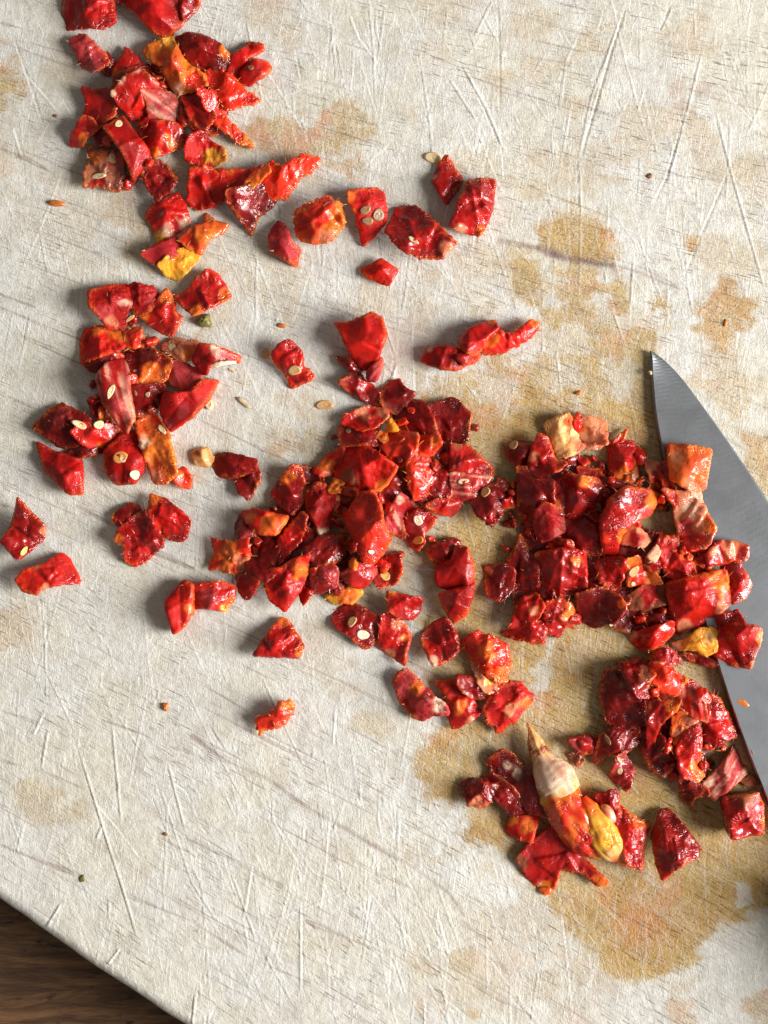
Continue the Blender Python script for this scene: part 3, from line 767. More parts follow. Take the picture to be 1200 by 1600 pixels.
    if nfb:
        fv = []; ff = []; fc = []; base_i = len(VV)
        order = np.argsort(d)
        for _ in range(nfb):
            i = int(order[R.randrange(max(1, int(n * .30)))]) if R.random() < .7 else R.randrange(n)
            q0 = P[i]; z0 = topz[i] - .6; aa = R.uniform(0, 6.28) if R.random() < .5 else math.atan2(q0[1] - c[1], q0[0] - c[0]) + R.uniform(-.9, .9)
            L = R.uniform(4, 11) if style != 'shag' else R.uniform(4, 12); w = R.uniform(.5, 1.3); up = R.uniform(0, 2.6); cv = R.uniform(-.6, .6)
            cur = np.array(q0); K = 4; s0 = len(fv)
            for k in range(K + 1):
                t = k / K; ww = w * (1 - t * .85)
                dirv = np.array([math.cos(aa + cv * t), math.sin(aa + cv * t)]); pr = np.array([-dirv[1], dirv[0]])
                zz = z0 + up * math.sin(t * math.pi * .8) - 1.6 * t * t * (1 if R.random() < .5 else .4) + .5
                fv += [(*(cur + pr * ww), zz), (*(cur), zz + ww * .9), (*(cur - pr * ww), zz)]
                fc += [k3 * .8 + C[i] * .2] * 3
                cur = cur + dirv * (L / K)
            for k in range(K):
                b0 = base_i + s0 + k * 3
                for m_ in (0, 1):
                    ff += [(b0 + m_, b0 + m_ + 3, b0 + m_ + 4), (b0 + m_, b0 + m_ + 4, b0 + m_ + 1)]
        VV = np.vstack([VV, np.array(fv)]); FF = np.vstack([FF, np.array(ff)]); CC = np.vstack([CC, np.array(fc)]); FR = np.concatenate([FR, np.zeros(len(fv))])
    # ---- parallax: a raised piece stands a little nearer the middle than it looks
    zm = float(topz.mean()); sh = 1 - zm * S / HC
    cx_, cy_ = 600 + (c[0] - 600) * sh, 800 + (c[1] - 800) * sh
    zb = float(max(0, bot.min()))
    L3 = np.column_stack([(VV[:, 0] - c[0]) * S, -(VV[:, 1] - c[1]) * S, (VV[:, 2] - zb) * S])
    mname = mat or {'cube': 'wet', 'flap': 'wet', 'skin': 'skin', 'shag': 'wet', 'curl': 'wet'}[style]
    me = mesh_np(name, L3, FF, M[mname], attrs={'tone': ('FLOAT_COLOR', np.column_stack([np.clip(CC, 0, 1), np.ones(len(CC))])), 'fray': ('FLOAT', FR)})
    o = link(name, me, None, W(cx_, cy_, zb))
    tag(o, label, cat, group)
    # ---- height map
    if inside.sum() > 0:
        from_pts = np.column_stack([sx[inside], sy[inside]])
        sel = np.linspace(0, n - 1, min(n, 220)).astype(int)
        D = ((from_pts[:, None, :] - P[sel][None]) ** 2).sum(-1); near = sel[D.argmin(1)]
        v_ = sub[inside]; sub[inside] = np.maximum(v_, topz[near] - 1.0)
    # ---- seeds stuck in the flesh
    for q_ in seeds:
        sx_, sy_, sr = q_[:3]; sr *= .80; asp = q_[3] if len(q_) > 3 else .9; rot = q_[4] if len(q_) > 4 else R.uniform(0, 180); tone = q_[5] if len(q_) > 5 else 'cream'
        i = int(np.argmin((P[:, 0] - sx_) ** 2 + (P[:, 1] - sy_) ** 2)); near = np.hypot(P[:, 0] - sx_, P[:, 1] - sy_) < sr * .7 + 2
        zt = float(np.percentile(topz[near], 70)) if near.any() else float(topz[i])
        gx_ = np.polyfit(P[near][:, 0], topz[near], 1)[0] if near.sum() > 8 else 0; gy_ = np.polyfit(P[near][:, 1], topz[near], 1)[0] if near.sum() > 8 else 0
        make_seed(((sx_ - c[0]) * S, -(sy_ - c[1]) * S, (zt - zb - sr * .16) * S), sr, asp, rot, tone, parent=o, slope=(gx_, gy_))
    return o

SEEDTONE = {'cream': (.78, .62, .36), 'tan': (.60, .36, .16), 'brown': (.24, .13, .07), 'white': (.76, .64, .46), 'yellow': (.82, .56, .16), 'orange': (.75, .30, .06)}
def make_seed(loc, r, asp, rot, tone, parent=None, slope=(0, 0), label=None):
    """flat rounded seed with raised rim and a coiled germ ridge"""
    K, J = 22, 7; V = []; R = random.Random(int(abs(loc[0]) * 1e6) + 3); ph = R.uniform(0, 6)
    for j in range(J + 1):
        t = j / J
        for k in range(K):
            a = 2 * math.pi * k / K; rr = r * t * (1 + .09 * math.sin(2 * a + ph) + .06 * math.sin(3 * a + ph * 2))
            xx = rr * math.cos(a); yy = rr * math.sin(a) * asp
            z = r * .20 * math.sqrt(max(0, 1 - t ** 4)) + r * .10 * math.exp(-((t - .80) / .18) ** 2) * .7 + r * .035 * math.cos(t * 9 - a) * (1 - t)
            V.append((xx, yy, z))
    for k in range(K):
        a = 2 * math.pi * k / K; V.append((r * .8 * math.cos(a), r * .8 * asp * math.sin(a), -r * .25))
    F = []
    for j in range(J + 1):
        for k in range(K):
            k2 = (k + 1) % K; F.append((j * K + k, (j + 1) * K + k, (j + 1) * K + k2, j * K + k2))
    V = np.array(V); a = math.radians(rot); ca, sa = math.cos(a), math.sin(a)
    X = V[:, 0] * ca - V[:, 1] * sa; Y = V[:, 0] * sa + V[:, 1] * ca
    Z = V[:, 2] + np.clip(slope[0], -.6, .6) * X - np.clip(slope[1], -.6, .6) * Y * 1.0
    me = mesh_np('seed' if parent else 'chilli_seed', np.column_stack([X * S, Y * S, Z * S]), np.array(F), M['seed'])
    o = link('seed' if parent else 'chilli_seed', me, parent, loc); o.color = (*SEEDTONE[tone], 1)
    if not parent: tag(o, label, 'seed')
    return o
p = piece
# ================= top-left cluster
p('A','deep',20,'cube','440,-60 470,-5 500,12 560,15 560,-60','dark red sliver between the two top-edge chilli pieces')
p('A','crim',30,'cube','262,-60 245,75 250,108 330,112 440,122 480,95 478,50 462,-60','glossy wrinkled red chilli chunk cut by the top edge, left of its neighbour')
p('A','crim',22,'skin','530,-60 525,20 560,45 600,95 650,135 700,140 755,85 745,20 720,-60','smooth dark red chilli strip at the top edge, right of the wrinkled chunk')
p('A','deep',20,'cube','735,-60 750,30 765,95 800,55 835,5 830,-60','dark glossy chilli edge folded against the smooth strip at the top edge', spots=[(765,100,14,'orange')])
p('A','deep',10,'cube','440,215 470,240 480,300 440,310 420,290','dark sliver stuck to the right end of the dull pink piece near the top left')
p('A','pink',22,'shag','278,155 355,138 400,180 440,220 460,262 430,295 370,298 340,275 320,235','dull rosy chilli piece with folded pith, leftmost below the top-edge chunks', fibres=8)
p('A','red',13,'flap','515,188 580,240 600,300 560,330 490,355 465,310 470,270 510,225','thin orange-red translucent flap left of the big orange curl', spots=[(490,310,30,'orange')])
p('A','deep',14,'cube','475,330 590,260 720,300 760,420 700,480 560,470 480,420','dark red chilli buried under the pink square in the top-left heap')
p('A','deep',14,'cube','740,370 860,340 960,420 940,480 900,560 820,560 760,480','dark red chilli buried under the orange-tipped strip in the top-left heap')
p('A','deep',14,'cube','380,500 450,470 520,520 560,600 520,650 440,620 400,590','dark red chilli under the seeded parallelogram in the top-left heap')
p('A','crim',16,'flap','340,365 400,375 475,370 490,430 480,480 430,520 360,560 345,480 357,420','dark red translucent flap with curled corner at the left of the top-left heap')
p('A','red',20,'cube','345,480 385,490 412,540 365,568 340,605 283,600 290,560 320,520','shiny red chilli corner pointing left in the top-left heap', spots=[(350,580,22,'orange')])
p('A','deep',24,'cube','730,150 790,132 860,155 920,190 955,225 955,285 900,295 840,290 780,250 750,200','dark glossy chilli piece with an orange rim, top right of the orange curl', spots=[(930,215,26,'orange')])
p('A','crim',15,'skin','1050,245 1110,245 1128,270 1120,300 1040,350 1010,340 1000,300 1040,260','lower arm of the crossed red chilli strips at the heap\'s upper right', seeds=[(1045,285,16,.8,0,'brown')])
p('A','crim',16,'skin','1035,170 1095,180 1100,205 1040,240 1000,290 1000,330 940,300 960,240 1000,210','upper arm of the crossed red chilli strips at the heap\'s upper right')
p('A','red',24,'cube','465,395 520,330 590,290 630,320 690,370 730,400 700,420 610,480 540,490 490,430','red chilli piece with a pale tan cut rim, left of the pink square', spots=[(510,345,26,'pale'),(570,300,20,'pale'),(475,395,14,'pale')])
p('A','crim',22,'cube','750,400 830,380 870,440 905,500 860,545 820,525 790,500 765,430','glossy crimson chunk right of the matte pink square')
p('A','bright',18,'shag','820,380 890,380 930,430 940,480 1000,540 1055,605 1000,595 930,550 880,500','long narrow red strip with an orange tip pointing down right in the top-left heap', spots=[(1030,590,30,'orange')], fibres=5)
p('A','bright',22,'shag','840,290 900,280 980,320 1030,375 1090,410 1060,430 1000,445 935,465 910,420 870,370','bright wet red wedge with frayed orange rim at the right of the top-left heap')
p('A','crim',20,'skin','430,530 505,470 560,550 620,620 610,660 550,745 530,680 500,620','smooth plum-red parallelogram with one cream seed in the top-left heap', seeds=[(492,512,24,.75,80,'cream')])
p('A','red',28,'cube','565,512 620,500 740,510 775,570 740,610 640,655 610,600 570,550','wet red block with orange lower edge under the pink square', spots=[(720,600,34,'orange'),(640,640,24,'orange')])
p('A','pink',16,'flap','585,385 680,380 740,395 770,440 790,505 700,510 620,500 612,430','matte pink square of chilli skin on top of the top-left heap', stripe=35, bend=-.3, mat='matte', fibres=0)
p('A','orange',34,'curl','590,195 620,170 710,140 735,180 770,250 850,310 870,350 800,380 735,390 700,350 675,290 690,265 660,272 610,240','large curled orange chilli piece on top of the top-left heap', spots=[(740,365,24,'pale'),(700,170,36,'yellow'),(810,340,36,'bright')], fold=40)
p('A','brown',24,'shag','355,610 370,600 440,620 500,630 525,670 510,740 490,800 430,775 345,780 345,730 365,680','orange and brown folded chilli piece with pale seed strip, lower left of the heap', spots=[(400,650,34,'orange'),(490,670,30,'pink'),(400,770,34,'crim')], seeds=[(410,733,46,.28,5,'cream'),(470,660,34,.6,110,'tan')])
p('A','crim',20,'cube','800,560 840,545 880,590 940,620 945,670 890,690 810,700 770,660 775,600','red chilli with a yellow right end above the long frayed strip', spots=[(900,655,42,'yellow')])
p('A','deep',24,'shag','595,700 640,655 700,690 735,740 720,800 650,835 615,790 590,740','dark curled fibrous chilli piece left of the red block with orange fibres')
p('A','red',26,'shag','790,700 850,690 905,710 950,760 940,810 900,860 820,870 780,840 785,760','squarish red block with orange fibres above the two-toned orange piece', mat='skin')
p('A','red',18,'shag','900,710 1010,705 1080,710 1130,700 1130,740 1100,780 1000,810 950,810 920,760','red strip with frayed ends bridging towards the triangular piece', spots=[(960,715,20,'orange')])
p('A','deep',24,'cube','945,800 1000,785 1040,765 1110,760 1160,790 1140,850 1070,900 1045,975 1010,930 950,850','dark red triangular chilli piece pointing down below the frayed strip', mat='wet')
p('B','bright',20,'shag','-20,165 40,150 60,140 110,165 185,110 265,120 240,175 185,200 155,255 120,295 60,290 20,260 -30,220','frayed orange-red chilli strip reaching right from the heap above the board centre', fibres=26)
p('A','orange',10,'curl','995,805 1030,740 1110,690 1130,712 1080,760 1020,800','thin orange sliver lying on the frayed red strip', fibres=4)
p('A','red',26,'cube','600,890 640,850 740,800 770,850 790,920 750,960 650,1010 640,950 610,920','red chilli piece with pale cream cut face, just above the pinkish strip', spots=[(700,965,30,'pale'),(760,930,26,'pale'),(655,990,24,'yellow')])
p('A','pink',14,'flap','587,1060 650,1020 740,985 800,1030 750,1060 680,1100 640,1100','pinkish brown chilli strip left of the bright yellow piece', mat='matte', spots=[(600,1055,10,'red')])
p('A','orange',22,'cube','740,1000 790,950 850,930 850,875 900,920 950,930 930,970 880,990 835,1062 790,1040','orange-red translucent chilli piece with pointed corner above the yellow one', spots=[(880,900,26,'orange'),(790,1000,30,'bright')])
p('A','yellow',18,'cube','655,1105 750,1035 810,1050 835,1070 780,1130 735,1165 690,1145','bright yellow chopped chilli piece, the only fully yellow one', mat='wet', fibres=1)
p('C','red',26,'cube','720,115 780,90 830,30 860,0 905,20 962,115 900,150 810,195 760,155','wet red chilli chunk with orange corner beside the green peppercorn', spots=[(930,110,34,'orange'),(820,180,24,'orange'),(880,20,26,'bright')])
# ================= upper centre
p('B','pink',18,'skin','50,450 90,380 130,420 150,480 185,500 165,572 110,545 60,500','rosy pink skin-side chilli piece left of the orange nugget', mat='matte', spots=[(160,560,18,'bright')])
p('B','orange',32,'shag','155,360 180,330 260,300 290,285 350,310 365,390 340,440 290,470 200,470 165,430','glossy orange-red rounded chilli nugget with pale fibres, above the board centre', spots=[(260,350,70,'bright'),(300,450,34,'peach'),(210,390,50,'red')])
p('B','red',16,'cube','378,265 500,250 535,270 545,340 540,390 490,450 445,485 430,430 410,350 385,300','dull red chilli piece carrying three brown seeds', mat='matte', spots=[(395,290,26,'orange'),(400,350,18,'orange')], seeds=[(455,345,30,.75,20,'brown'),(465,388,30,.7,10,'brown'),(510,362,36,.85,30,'brown')])
p('B','crim',26,'shag','590,325 670,320 730,380 780,430 835,480 770,540 690,545 590,500 545,430 560,380','large deep red chilli piece with a single cream splinter seed, between seeded piece and cube', spots=[(790,500,24,'peach')], seeds=[(655,470,32,.38,-38,'cream')], fibres=4)
p('B','crim',20,'cube','765,150 795,112 830,170 862,210 840,250 795,320 760,270 735,220','glossy pointed crimson chilli piece left of the tall upright cube', spots=[(745,200,14,'peach')])
p('B','crim',36,'cube','880,215 960,205 1000,212 988,330 960,400 940,440 860,430 805,410 840,310','glossy crimson chilli block, rightmost of the loose pieces above the board centre', spots=[(935,420,20,'orange'),(850,420,22,'peach')], lift=.05)
p('B','red',18,'cube','435,585 480,570 520,545 590,590 550,655 500,635 460,620','small smooth red diamond of chilli alone below the piece with brown seeds', mat='skin')
p('B','red',20,'cube','65,940 100,900 140,885 190,930 195,990 240,1030 225,1050 145,1080 120,1020 75,970','lone red chilli piece with one round tan seed, left of board centre', seeds=[(160,1010,33,.8,0,'tan')])
p('E','deep',16,'flap','218,228 290,235 340,260 350,300 290,300 250,270','dark red flap tucked under the large smooth red flap')
p('E','pink',20,'skin','400,270 440,230 446,270 415,348 370,340 370,300','narrow rosy chilli edge under the right of the large smooth red flap', mat='matte')
p('E','red',28,'skin','218,62 280,70 330,50 390,22 440,50 462,130 430,210 400,295 340,280 300,230 260,150','large smooth bright red flap standing above the central pile', spots=[(440,160,30,'bright')], bend=-.3, lift=.12)
p('E','deep',20,'cube','232,352 330,285 350,330 400,370 432,400 430,460 350,440 290,400','dark wet triangular chilli piece with pink sheen below the large smooth flap', spots=[(370,350,40,'crim')])
p('E','deep',18,'cube','485,350 520,335 545,380 598,400 560,450 520,500 450,480 425,420 440,385','deep red stepped chilli piece at the top middle of the central pile', mat='skin')
p('E','crim',20,'skin','625,250 650,200 700,175 780,185 830,210 850,260 790,295 720,290 650,262','dark red leaf of chilli with a pale tip, left end of the three-strip chain', spots=[(665,195,22,'pale')])
p('E','crim',18,'skin','780,230 850,195 915,215 880,255 820,275','small dark red link between the two strips of the three-strip chain')
p('E','crim',22,'skin','800,160 830,110 900,70 970,55 992,100 940,140 920,190 860,230 820,200','smooth curved chilli strip in the middle of the three-strip chain', spots=[(960,60,16,'orange')])
p('E','red',22,'shag','925,130 990,110 1040,130 1100,90 1150,50 1182,80 1160,120 1080,180 1000,215 920,215','long red chilli strip with orange tip pointing upper right of the central pile', spots=[(1165,70,26,'orange'),(960,150,40,'orange')], mat='skin')
# ================= left cluster
p('C','deep',16,'cube','520,340 620,320 720,380 700,450 650,500 600,520 540,470','orange-red chilli with one tiny seed in the hollow of the left heap', spots=[(640,440,60,'orange')], seeds=[(562,425,10,.8,0,'cream')])
p('C','deep',16,'cube','550,490 690,480 680,560 640,610 560,620 540,560','dark wet chilli with a small pale seed deep inside the left heap', seeds=[(618,525,16,.7,70,'cream'),(568,520,14,.5,100,'brown')])
p('C','red',20,'cube','368,90 440,70 525,65 545,130 525,180 520,240 450,250 410,190 375,160','matte red chilli piece with pale lower rim, top left of the left heap', mat='matte', spots=[(430,190,40,'pink'),(520,140,20,'pale'),(470,220,24,'peach')], seeds=[(540,205,28,.35,40,'tan')])
p('C','crim',18,'shag','525,75 560,55 640,80 662,110 650,160 620,180 560,190 540,140','dark red wrinkled chilli at the very top middle of the left heap', fibres=4, mat='matte')
p('C','red',22,'cube','575,190 640,150 690,80 720,120 730,180 755,200 720,285 660,260 610,220','bright three-cornered chilli piece under the chunk beside the peppercorn', spots=[(690,110,34,'orange'),(600,200,24,'orange')])
p('C','deep',18,'cube','340,395 430,350 505,350 525,380 430,430 380,430','dark red base piece at the left heap\'s upper left', spots=[(500,360,20,'red')])
p('C','red',24,'cube','330,300 350,250 420,240 505,260 520,330 440,360 335,395','squarish red chilli piece with dry orange top edge, left side of the left heap', mat='matte', spots=[(400,252,30,'orange'),(480,270,34,'orange')])
p('C','orange',16,'shag','500,260 590,235 600,290 625,320 560,330 512,330','small shiny orange streaked chilli piece right of the squarish red one', spots=[(560,290,44,'bright')])
p('C','peach',14,'shag','670,320 720,285 830,305 885,330 860,380 760,385 700,360','pale orange pith strip with a ring seed, right of the left heap', spots=[(800,345,34,'orange'),(850,345,24,'red')], seeds=[(715,325,24,.85,0,'cream')])
p('C','crim',18,'skin','800,375 830,312 900,320 960,345 1000,362 985,387 930,388 870,400 860,440 830,430','pointed red chilli strip with pale fibres reaching right from the left heap', spots=[(900,335,24,'pale'),(975,365,24,'red')], fibres=5)
p('C','pale',8,'skin','868,400 930,388 985,385 930,400 880,412','straw-coloured fibre under the pointed strip of the left heap', mat='matte', name='pith_strand', cat='pith strand', fibres=0, group=None)
p('C','crim',22,'skin','665,600 680,520 790,515 840,460 905,462 870,540 800,620 710,675 680,640','smooth red chilli slab with a whitish bloom, right side of the left heap', mat='matte', spots=[(700,640,30,'pink'),(760,590,30,'pink'),(850,500,50,'red')])
p('C','pink',14,'flap','697,470 715,375 790,400 845,430 820,505 780,520','rosy pink chilli square lying on the smooth slab of the left heap', bend=-.2, mat='matte', fibres=0)
p('C','deep',16,'cube','365,545 400,530 440,600 470,640 430,650 390,610','dark red slip behind the seeded pair in the left heap', spots=[(440,610,20,'orange')])
p('C','deep',22,'cube','132,660 200,590 250,560 330,600 380,630 340,680 325,735 250,742 190,700','dark red chilli piece with dusty pink ridge, leftmost in the left heap', mat='matte', spots=[(250,600,36,'pink')])
p('C','deep',14,'skin','255,770 340,730 430,715 440,760 385,780 300,792','dark translucent sliver under the two-seeded piece of the left heap', mat='wet')
p('C','red',20,'cube','300,680 340,640 430,650 490,645 497,690 420,740 380,755 330,720','wet red chilli piece with two cream seeds, lower left heap', seeds=[(337,651,42,.48,-20,'cream'),(414,650,26,.85,60,'cream')], spots=[(420,745,20,'orange')])
p('C','crim',24,'skin','430,760 500,690 560,675 592,760 597,830 560,892 480,895 440,850','red chilli piece with a big orange-ringed seed, bottom of the left heap', mat='matte', seeds=[(503,785,38,.9,0,'orange'),(515,790,22,.95,0,'cream'),(563,858,28,.8,70,'cream')], spots=[(470,880,22,'pink')])
p('C','crim',30,'skin','400,450 440,390 510,365 532,440 547,550 557,620 520,688 480,640 430,560 410,500','long rosy red chilli strip with a yellow seed sliver on top of the left heap', stripe=75, spots=[(500,560,50,'pink'),(420,500,20,'pink')], seeds=[(466,512,46,.32,65,'cream')], bend=-.4)
p('C','bright',14,'flap','718,870 762,822 795,860 795,918 740,905','small orange-red flake at the foot of the long orange fold', spots=[(740,850,24,'orange')])
p('C','orange',28,'curl','560,640 620,600 650,603 700,690 725,780 740,850 690,897 640,892 600,780 575,690','long folded orange chilli strip with a cream seed, bottom right of the left heap', spots=[(600,720,36,'pale'),(640,860,30,'peach'),(650,620,30,'bright'),(700,820,30,'orange')], seeds=[(672,668,30,.5,-55,'cream')], fold=20, bend=-.3)
p('C','crim',20,'skin','145,720 220,760 330,790 340,850 343,935 290,942 240,900 180,840','matte deep red chilli piece alone just below the left heap\'s left end')
p('C','deep',18,'cube','970,860 1080,832 1087,880 1040,967 1000,940','lower dark red chilli piece of the stepped pair left of the central pile')
p('C','deep',20,'cube','890,780 930,765 1070,795 1067,845 960,872 890,858','upper ribbed dark red chilli piece of the stepped pair left of the central pile', spots=[(930,768,16,'brown')], mat='matte')
p('C','tan',9,'skin','800,760 860,745 890,790 868,825 812,812','flat tan seed skin beside the stepped dark red pair', spots=[(820,770,18,'brown')], name='seed_skin', cat='seed skin', group=None, fibres=0)
# lower-left loose pieces
p('Y','deep',16,'cube','650,170 760,95 810,110 830,150 720,240 680,235','darkest corner piece at the upper left of the loose trio', spots=[(650,180,18,'yellow')])
p('Y','crim',24,'cube','865,160 880,45 960,75 1050,140 1110,185 1095,290 1060,322 980,305 900,220','red translucent slab, right of the loose trio below the left heap', spots=[(905,75,40,'orange')])
p('Y','crim',28,'shag','675,310 700,235 790,160 860,150 960,300 955,345 850,440 780,462 730,445 720,370','wrinkled wet chilli piece in front of the loose trio, with an orange left corner', spots=[(695,300,36,'orange'),(800,170,20,'peach')], fibres=10)
p('Y','crim',26,'cube','0,320 60,240 75,190 115,62 160,120 262,240 240,310 180,370 110,425 75,410','pointed glossy chilli cone at the left edge of the photo', spots=[(245,260,22,'peach'),(60,310,20,'pink')], seeds=[(140,378,38,.5,55,'yellow')])
p('Y','red',18,'cube','92,545 150,485 250,460 345,395 385,420 465,565 340,575 235,600 225,630 140,615','red bow-shaped chilli piece lowest at the left edge', mat='skin', spots=[(140,560,40,'bright'),(220,475,20,'brown'),(270,590,22,'peach')])
# ================= central pile
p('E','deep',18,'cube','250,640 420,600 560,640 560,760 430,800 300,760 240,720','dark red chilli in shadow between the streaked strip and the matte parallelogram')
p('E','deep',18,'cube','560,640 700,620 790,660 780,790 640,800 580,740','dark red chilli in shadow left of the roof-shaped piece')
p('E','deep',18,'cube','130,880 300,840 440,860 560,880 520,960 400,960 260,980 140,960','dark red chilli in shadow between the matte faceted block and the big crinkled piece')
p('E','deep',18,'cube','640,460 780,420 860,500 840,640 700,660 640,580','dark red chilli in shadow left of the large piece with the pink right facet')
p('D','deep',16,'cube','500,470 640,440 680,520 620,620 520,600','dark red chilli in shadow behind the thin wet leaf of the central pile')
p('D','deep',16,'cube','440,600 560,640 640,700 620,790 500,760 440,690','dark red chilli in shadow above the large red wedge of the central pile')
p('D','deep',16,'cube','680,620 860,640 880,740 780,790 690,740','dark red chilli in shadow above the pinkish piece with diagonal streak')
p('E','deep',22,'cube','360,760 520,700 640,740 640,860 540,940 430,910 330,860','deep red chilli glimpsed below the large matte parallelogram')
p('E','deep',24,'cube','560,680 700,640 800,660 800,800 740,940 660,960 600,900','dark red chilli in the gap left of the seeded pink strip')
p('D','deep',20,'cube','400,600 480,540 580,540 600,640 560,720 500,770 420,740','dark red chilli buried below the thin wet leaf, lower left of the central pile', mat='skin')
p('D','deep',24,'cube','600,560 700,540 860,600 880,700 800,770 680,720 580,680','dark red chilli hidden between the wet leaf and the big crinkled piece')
p('D','deep',20,'cube','620,290 700,290 740,350 720,420 640,450','dark slip between the upright piece and the matte parallelogram of the central pile', spots=[(640,290,20,'brown')])
p('E','deep',20,'cube','490,490 580,430 640,440 680,520 720,640 600,620 520,560','deep red rounded chilli under the yellow fragment of the central pile', mat='skin')
p('E','deep',20,'cube','228,560 300,545 420,570 430,650 330,650 245,655','dark chilli under the streaked strip at the central pile\'s upper left', seeds=[(283,577,17,.8,50,'brown')])
p('E','red',20,'cube','250,545 270,500 370,460 472,480 470,515 420,560 350,582 300,562','pale-streaked red strip at the upper left rim of the central pile', spots=[(340,490,40,'peach'),(440,495,30,'peach')])
p('E','red',18,'cube','115,770 180,700 258,645 275,690 235,775 160,795','smooth orange-streaked red corner left of the matte parallelogram', spots=[(170,740,40,'orange')], mat='skin')
p('E','bright',22,'cube','600,600 700,600 722,640 680,690 620,700 595,650','small orange-red chilli block right of the bright glossy one', spots=[(690,625,24,'orange')])
p('E','deep',20,'shag','855,920 940,830 1000,800 1060,850 1040,900 1000,980 960,1028 900,990','dark crumpled chilli piece at the right foot of the central pile', spots=[(960,990,20,'crim')], seeds=[(925,866,30,.85,70,'tan')], fibres=6)
p('E','crim',20,'cube','640,930 700,900 805,905 815,940 770,977 700,965','deep glossy chilli piece under the pink seeded strip')
p('E','crim',26,'cube','760,640 850,650 900,700 962,750 967,792 900,805 800,800 760,770','red roof-shaped chilli piece above the pink seeded strip', spots=[(800,650,30,'brown')])
p('E','pink',18,'cube','755,775 850,780 960,792 900,900 820,907 742,912 765,840','pink striped chilli strip with a cream oval seed, right of the central pile', stripe=5, seeds=[(820,816,32,.55,5,'cream')], spots=[(870,830,40,'crim')], mat='wet')
p('E','bright',20,'shag','545,740 600,660 655,700 695,800 662,850 640,912 590,905 570,850','orange-streaked fibrous chilli strip in the middle of the central pile')
p('E','bright',28,'cube','425,590 540,580 610,595 605,660 595,720 520,752 470,700 430,660','bright glossy red block just below the yellow fragment', spots=[(560,700,40,'red'),(600,585,20,'peach')])
p('E','yellow',22,'skin','480,515 520,580 460,578','small yellow triangular fragment standing in the central pile', fibres=0, name='chilli_fragment', cat='chilli fragment')
p('E','red',30,'cube','218,835 225,770 250,690 310,622 430,690 510,752 470,820 425,865 340,860','large matte brown-red parallelogram on top of the central pile', mat='matte', spots=[(290,790,40,'brown'),(440,840,30,'orange')], lift=.1)
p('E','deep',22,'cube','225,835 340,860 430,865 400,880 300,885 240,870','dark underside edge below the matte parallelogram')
p('D','crim',24,'cube','515,400 560,330 600,285 640,290 660,370 650,440 610,492 560,460','upright dark red piece with an orange upper edge, left rim of the central pile', spots=[(575,330,40,'orange')])
p('E','crim',30,'cube','80,870 130,822 180,830 256,885 240,940 190,1052 150,1082 120,1000 85,950','matte faceted dark chilli block with a cream lower tip, left of the big crinkled piece', mat='matte', spots=[(165,1060,30,'pale'),(240,900,20,'peach')])
p('D','deep',18,'cube','360,540 390,490 430,530 457,600 415,625 372,582','rosy curled piece below the orange streaked slab, left rim of the pile', mat='wet', spots=[(400,560,30,'pink')])
p('D','red',22,'skin','388,480 440,468 530,490 587,498 540,572 470,570 410,520','orange-streaked red slab on the left rim of the central pile', spots=[(520,530,50,'orange'),(430,500,30,'orange')])
p('D','bright',26,'shag','262,585 300,600 370,605 420,590 430,660 420,702 380,730 320,725 250,712 280,650','wet orange chilli nugget at the far left of the central pile', spots=[(340,660,60,'orange'),(390,690,34,'peach'),(275,700,24,'red')])
p('D','crim',18,'cube','365,745 420,720 472,770 430,842 400,845 380,810','small glossy red chilli piece under the far-left nugget of the central pile')
p('D','crim',20,'shag','543,600 600,520 650,475 672,510 650,580 600,640 550,692','thin wet leaf-shaped chilli piece in the lower left of the central pile', fibres=5)
p('D','deep',18,'shag','650,640 720,580 800,580 850,620 800,690 700,700','dark shiny crumpled chilli between the leaf and the big crinkled piece', fibres=6)
p('D','red',16,'cube','630,800 680,740 695,800 650,872','small frayed red tongue at the foot of the central pile')
p('D','pink',18,'cube','680,700 760,680 800,720 792,790 730,817 680,822','pinkish chilli piece with a pale diagonal streak at the foot of the central pile', spots=[(740,790,30,'red')])
p('D','red',30,'cube','480,722 560,710 622,670 682,655 672,720 640,800 575,897 510,850 490,790','large red wedge with pale orange streak at the bottom of the central pile', spots=[(640,730,34,'orange')], mat='skin')
p('D','crim',22,'skin','800,740 880,690 970,675 960,720 930,770 905,797 850,792','smooth crimson rim with a pale edge left of the piece with round seed', spots=[(940,740,20,'pink')], mat='wet')
p('D','crim',18,'cube','968,680 1010,655 1055,660 1062,730 1030,782 962,797 940,760','crimson chilli piece with one round orange seed at the bottom right of the central pile', seeds=[(992,746,29,.9,0,'yellow')])
p('E','crim',20,'cube','548,1000 610,940 702,992 660,1040 632,1060 645,1100 610,1142 570,1112 550,1060','glossy rosy piece with a ring seed at its lower tip, beside the big crinkled piece', seeds=[(610,1092,30,.85,30,'orange'),(608,1000,38,.6,130,'white')], spots=[(600,1030,40,'pink')])
p('E','pink',24,'cube','445,1042 480,940 525,872 562,900 612,940 562,965 542,1005 552,1085 500,1065','dusty pink triangular chilli piece right of the big crinkled piece', stripe=60, mat='matte', spots=[(560,930,40,'crim'),(520,900,20,'pale')])
p('E','bright',40,'skin','255,985 300,930 325,870 400,860 440,940 452,1050 487,1080 440,1162 400,1202 350,1190 320,1110','big bright crinkled red piece on top of the lower central pile', mat='wet', spots=[(400,1140,26,'pink')], seeds=[(390,1145,18,.7,0,'cream')], lift=.05)
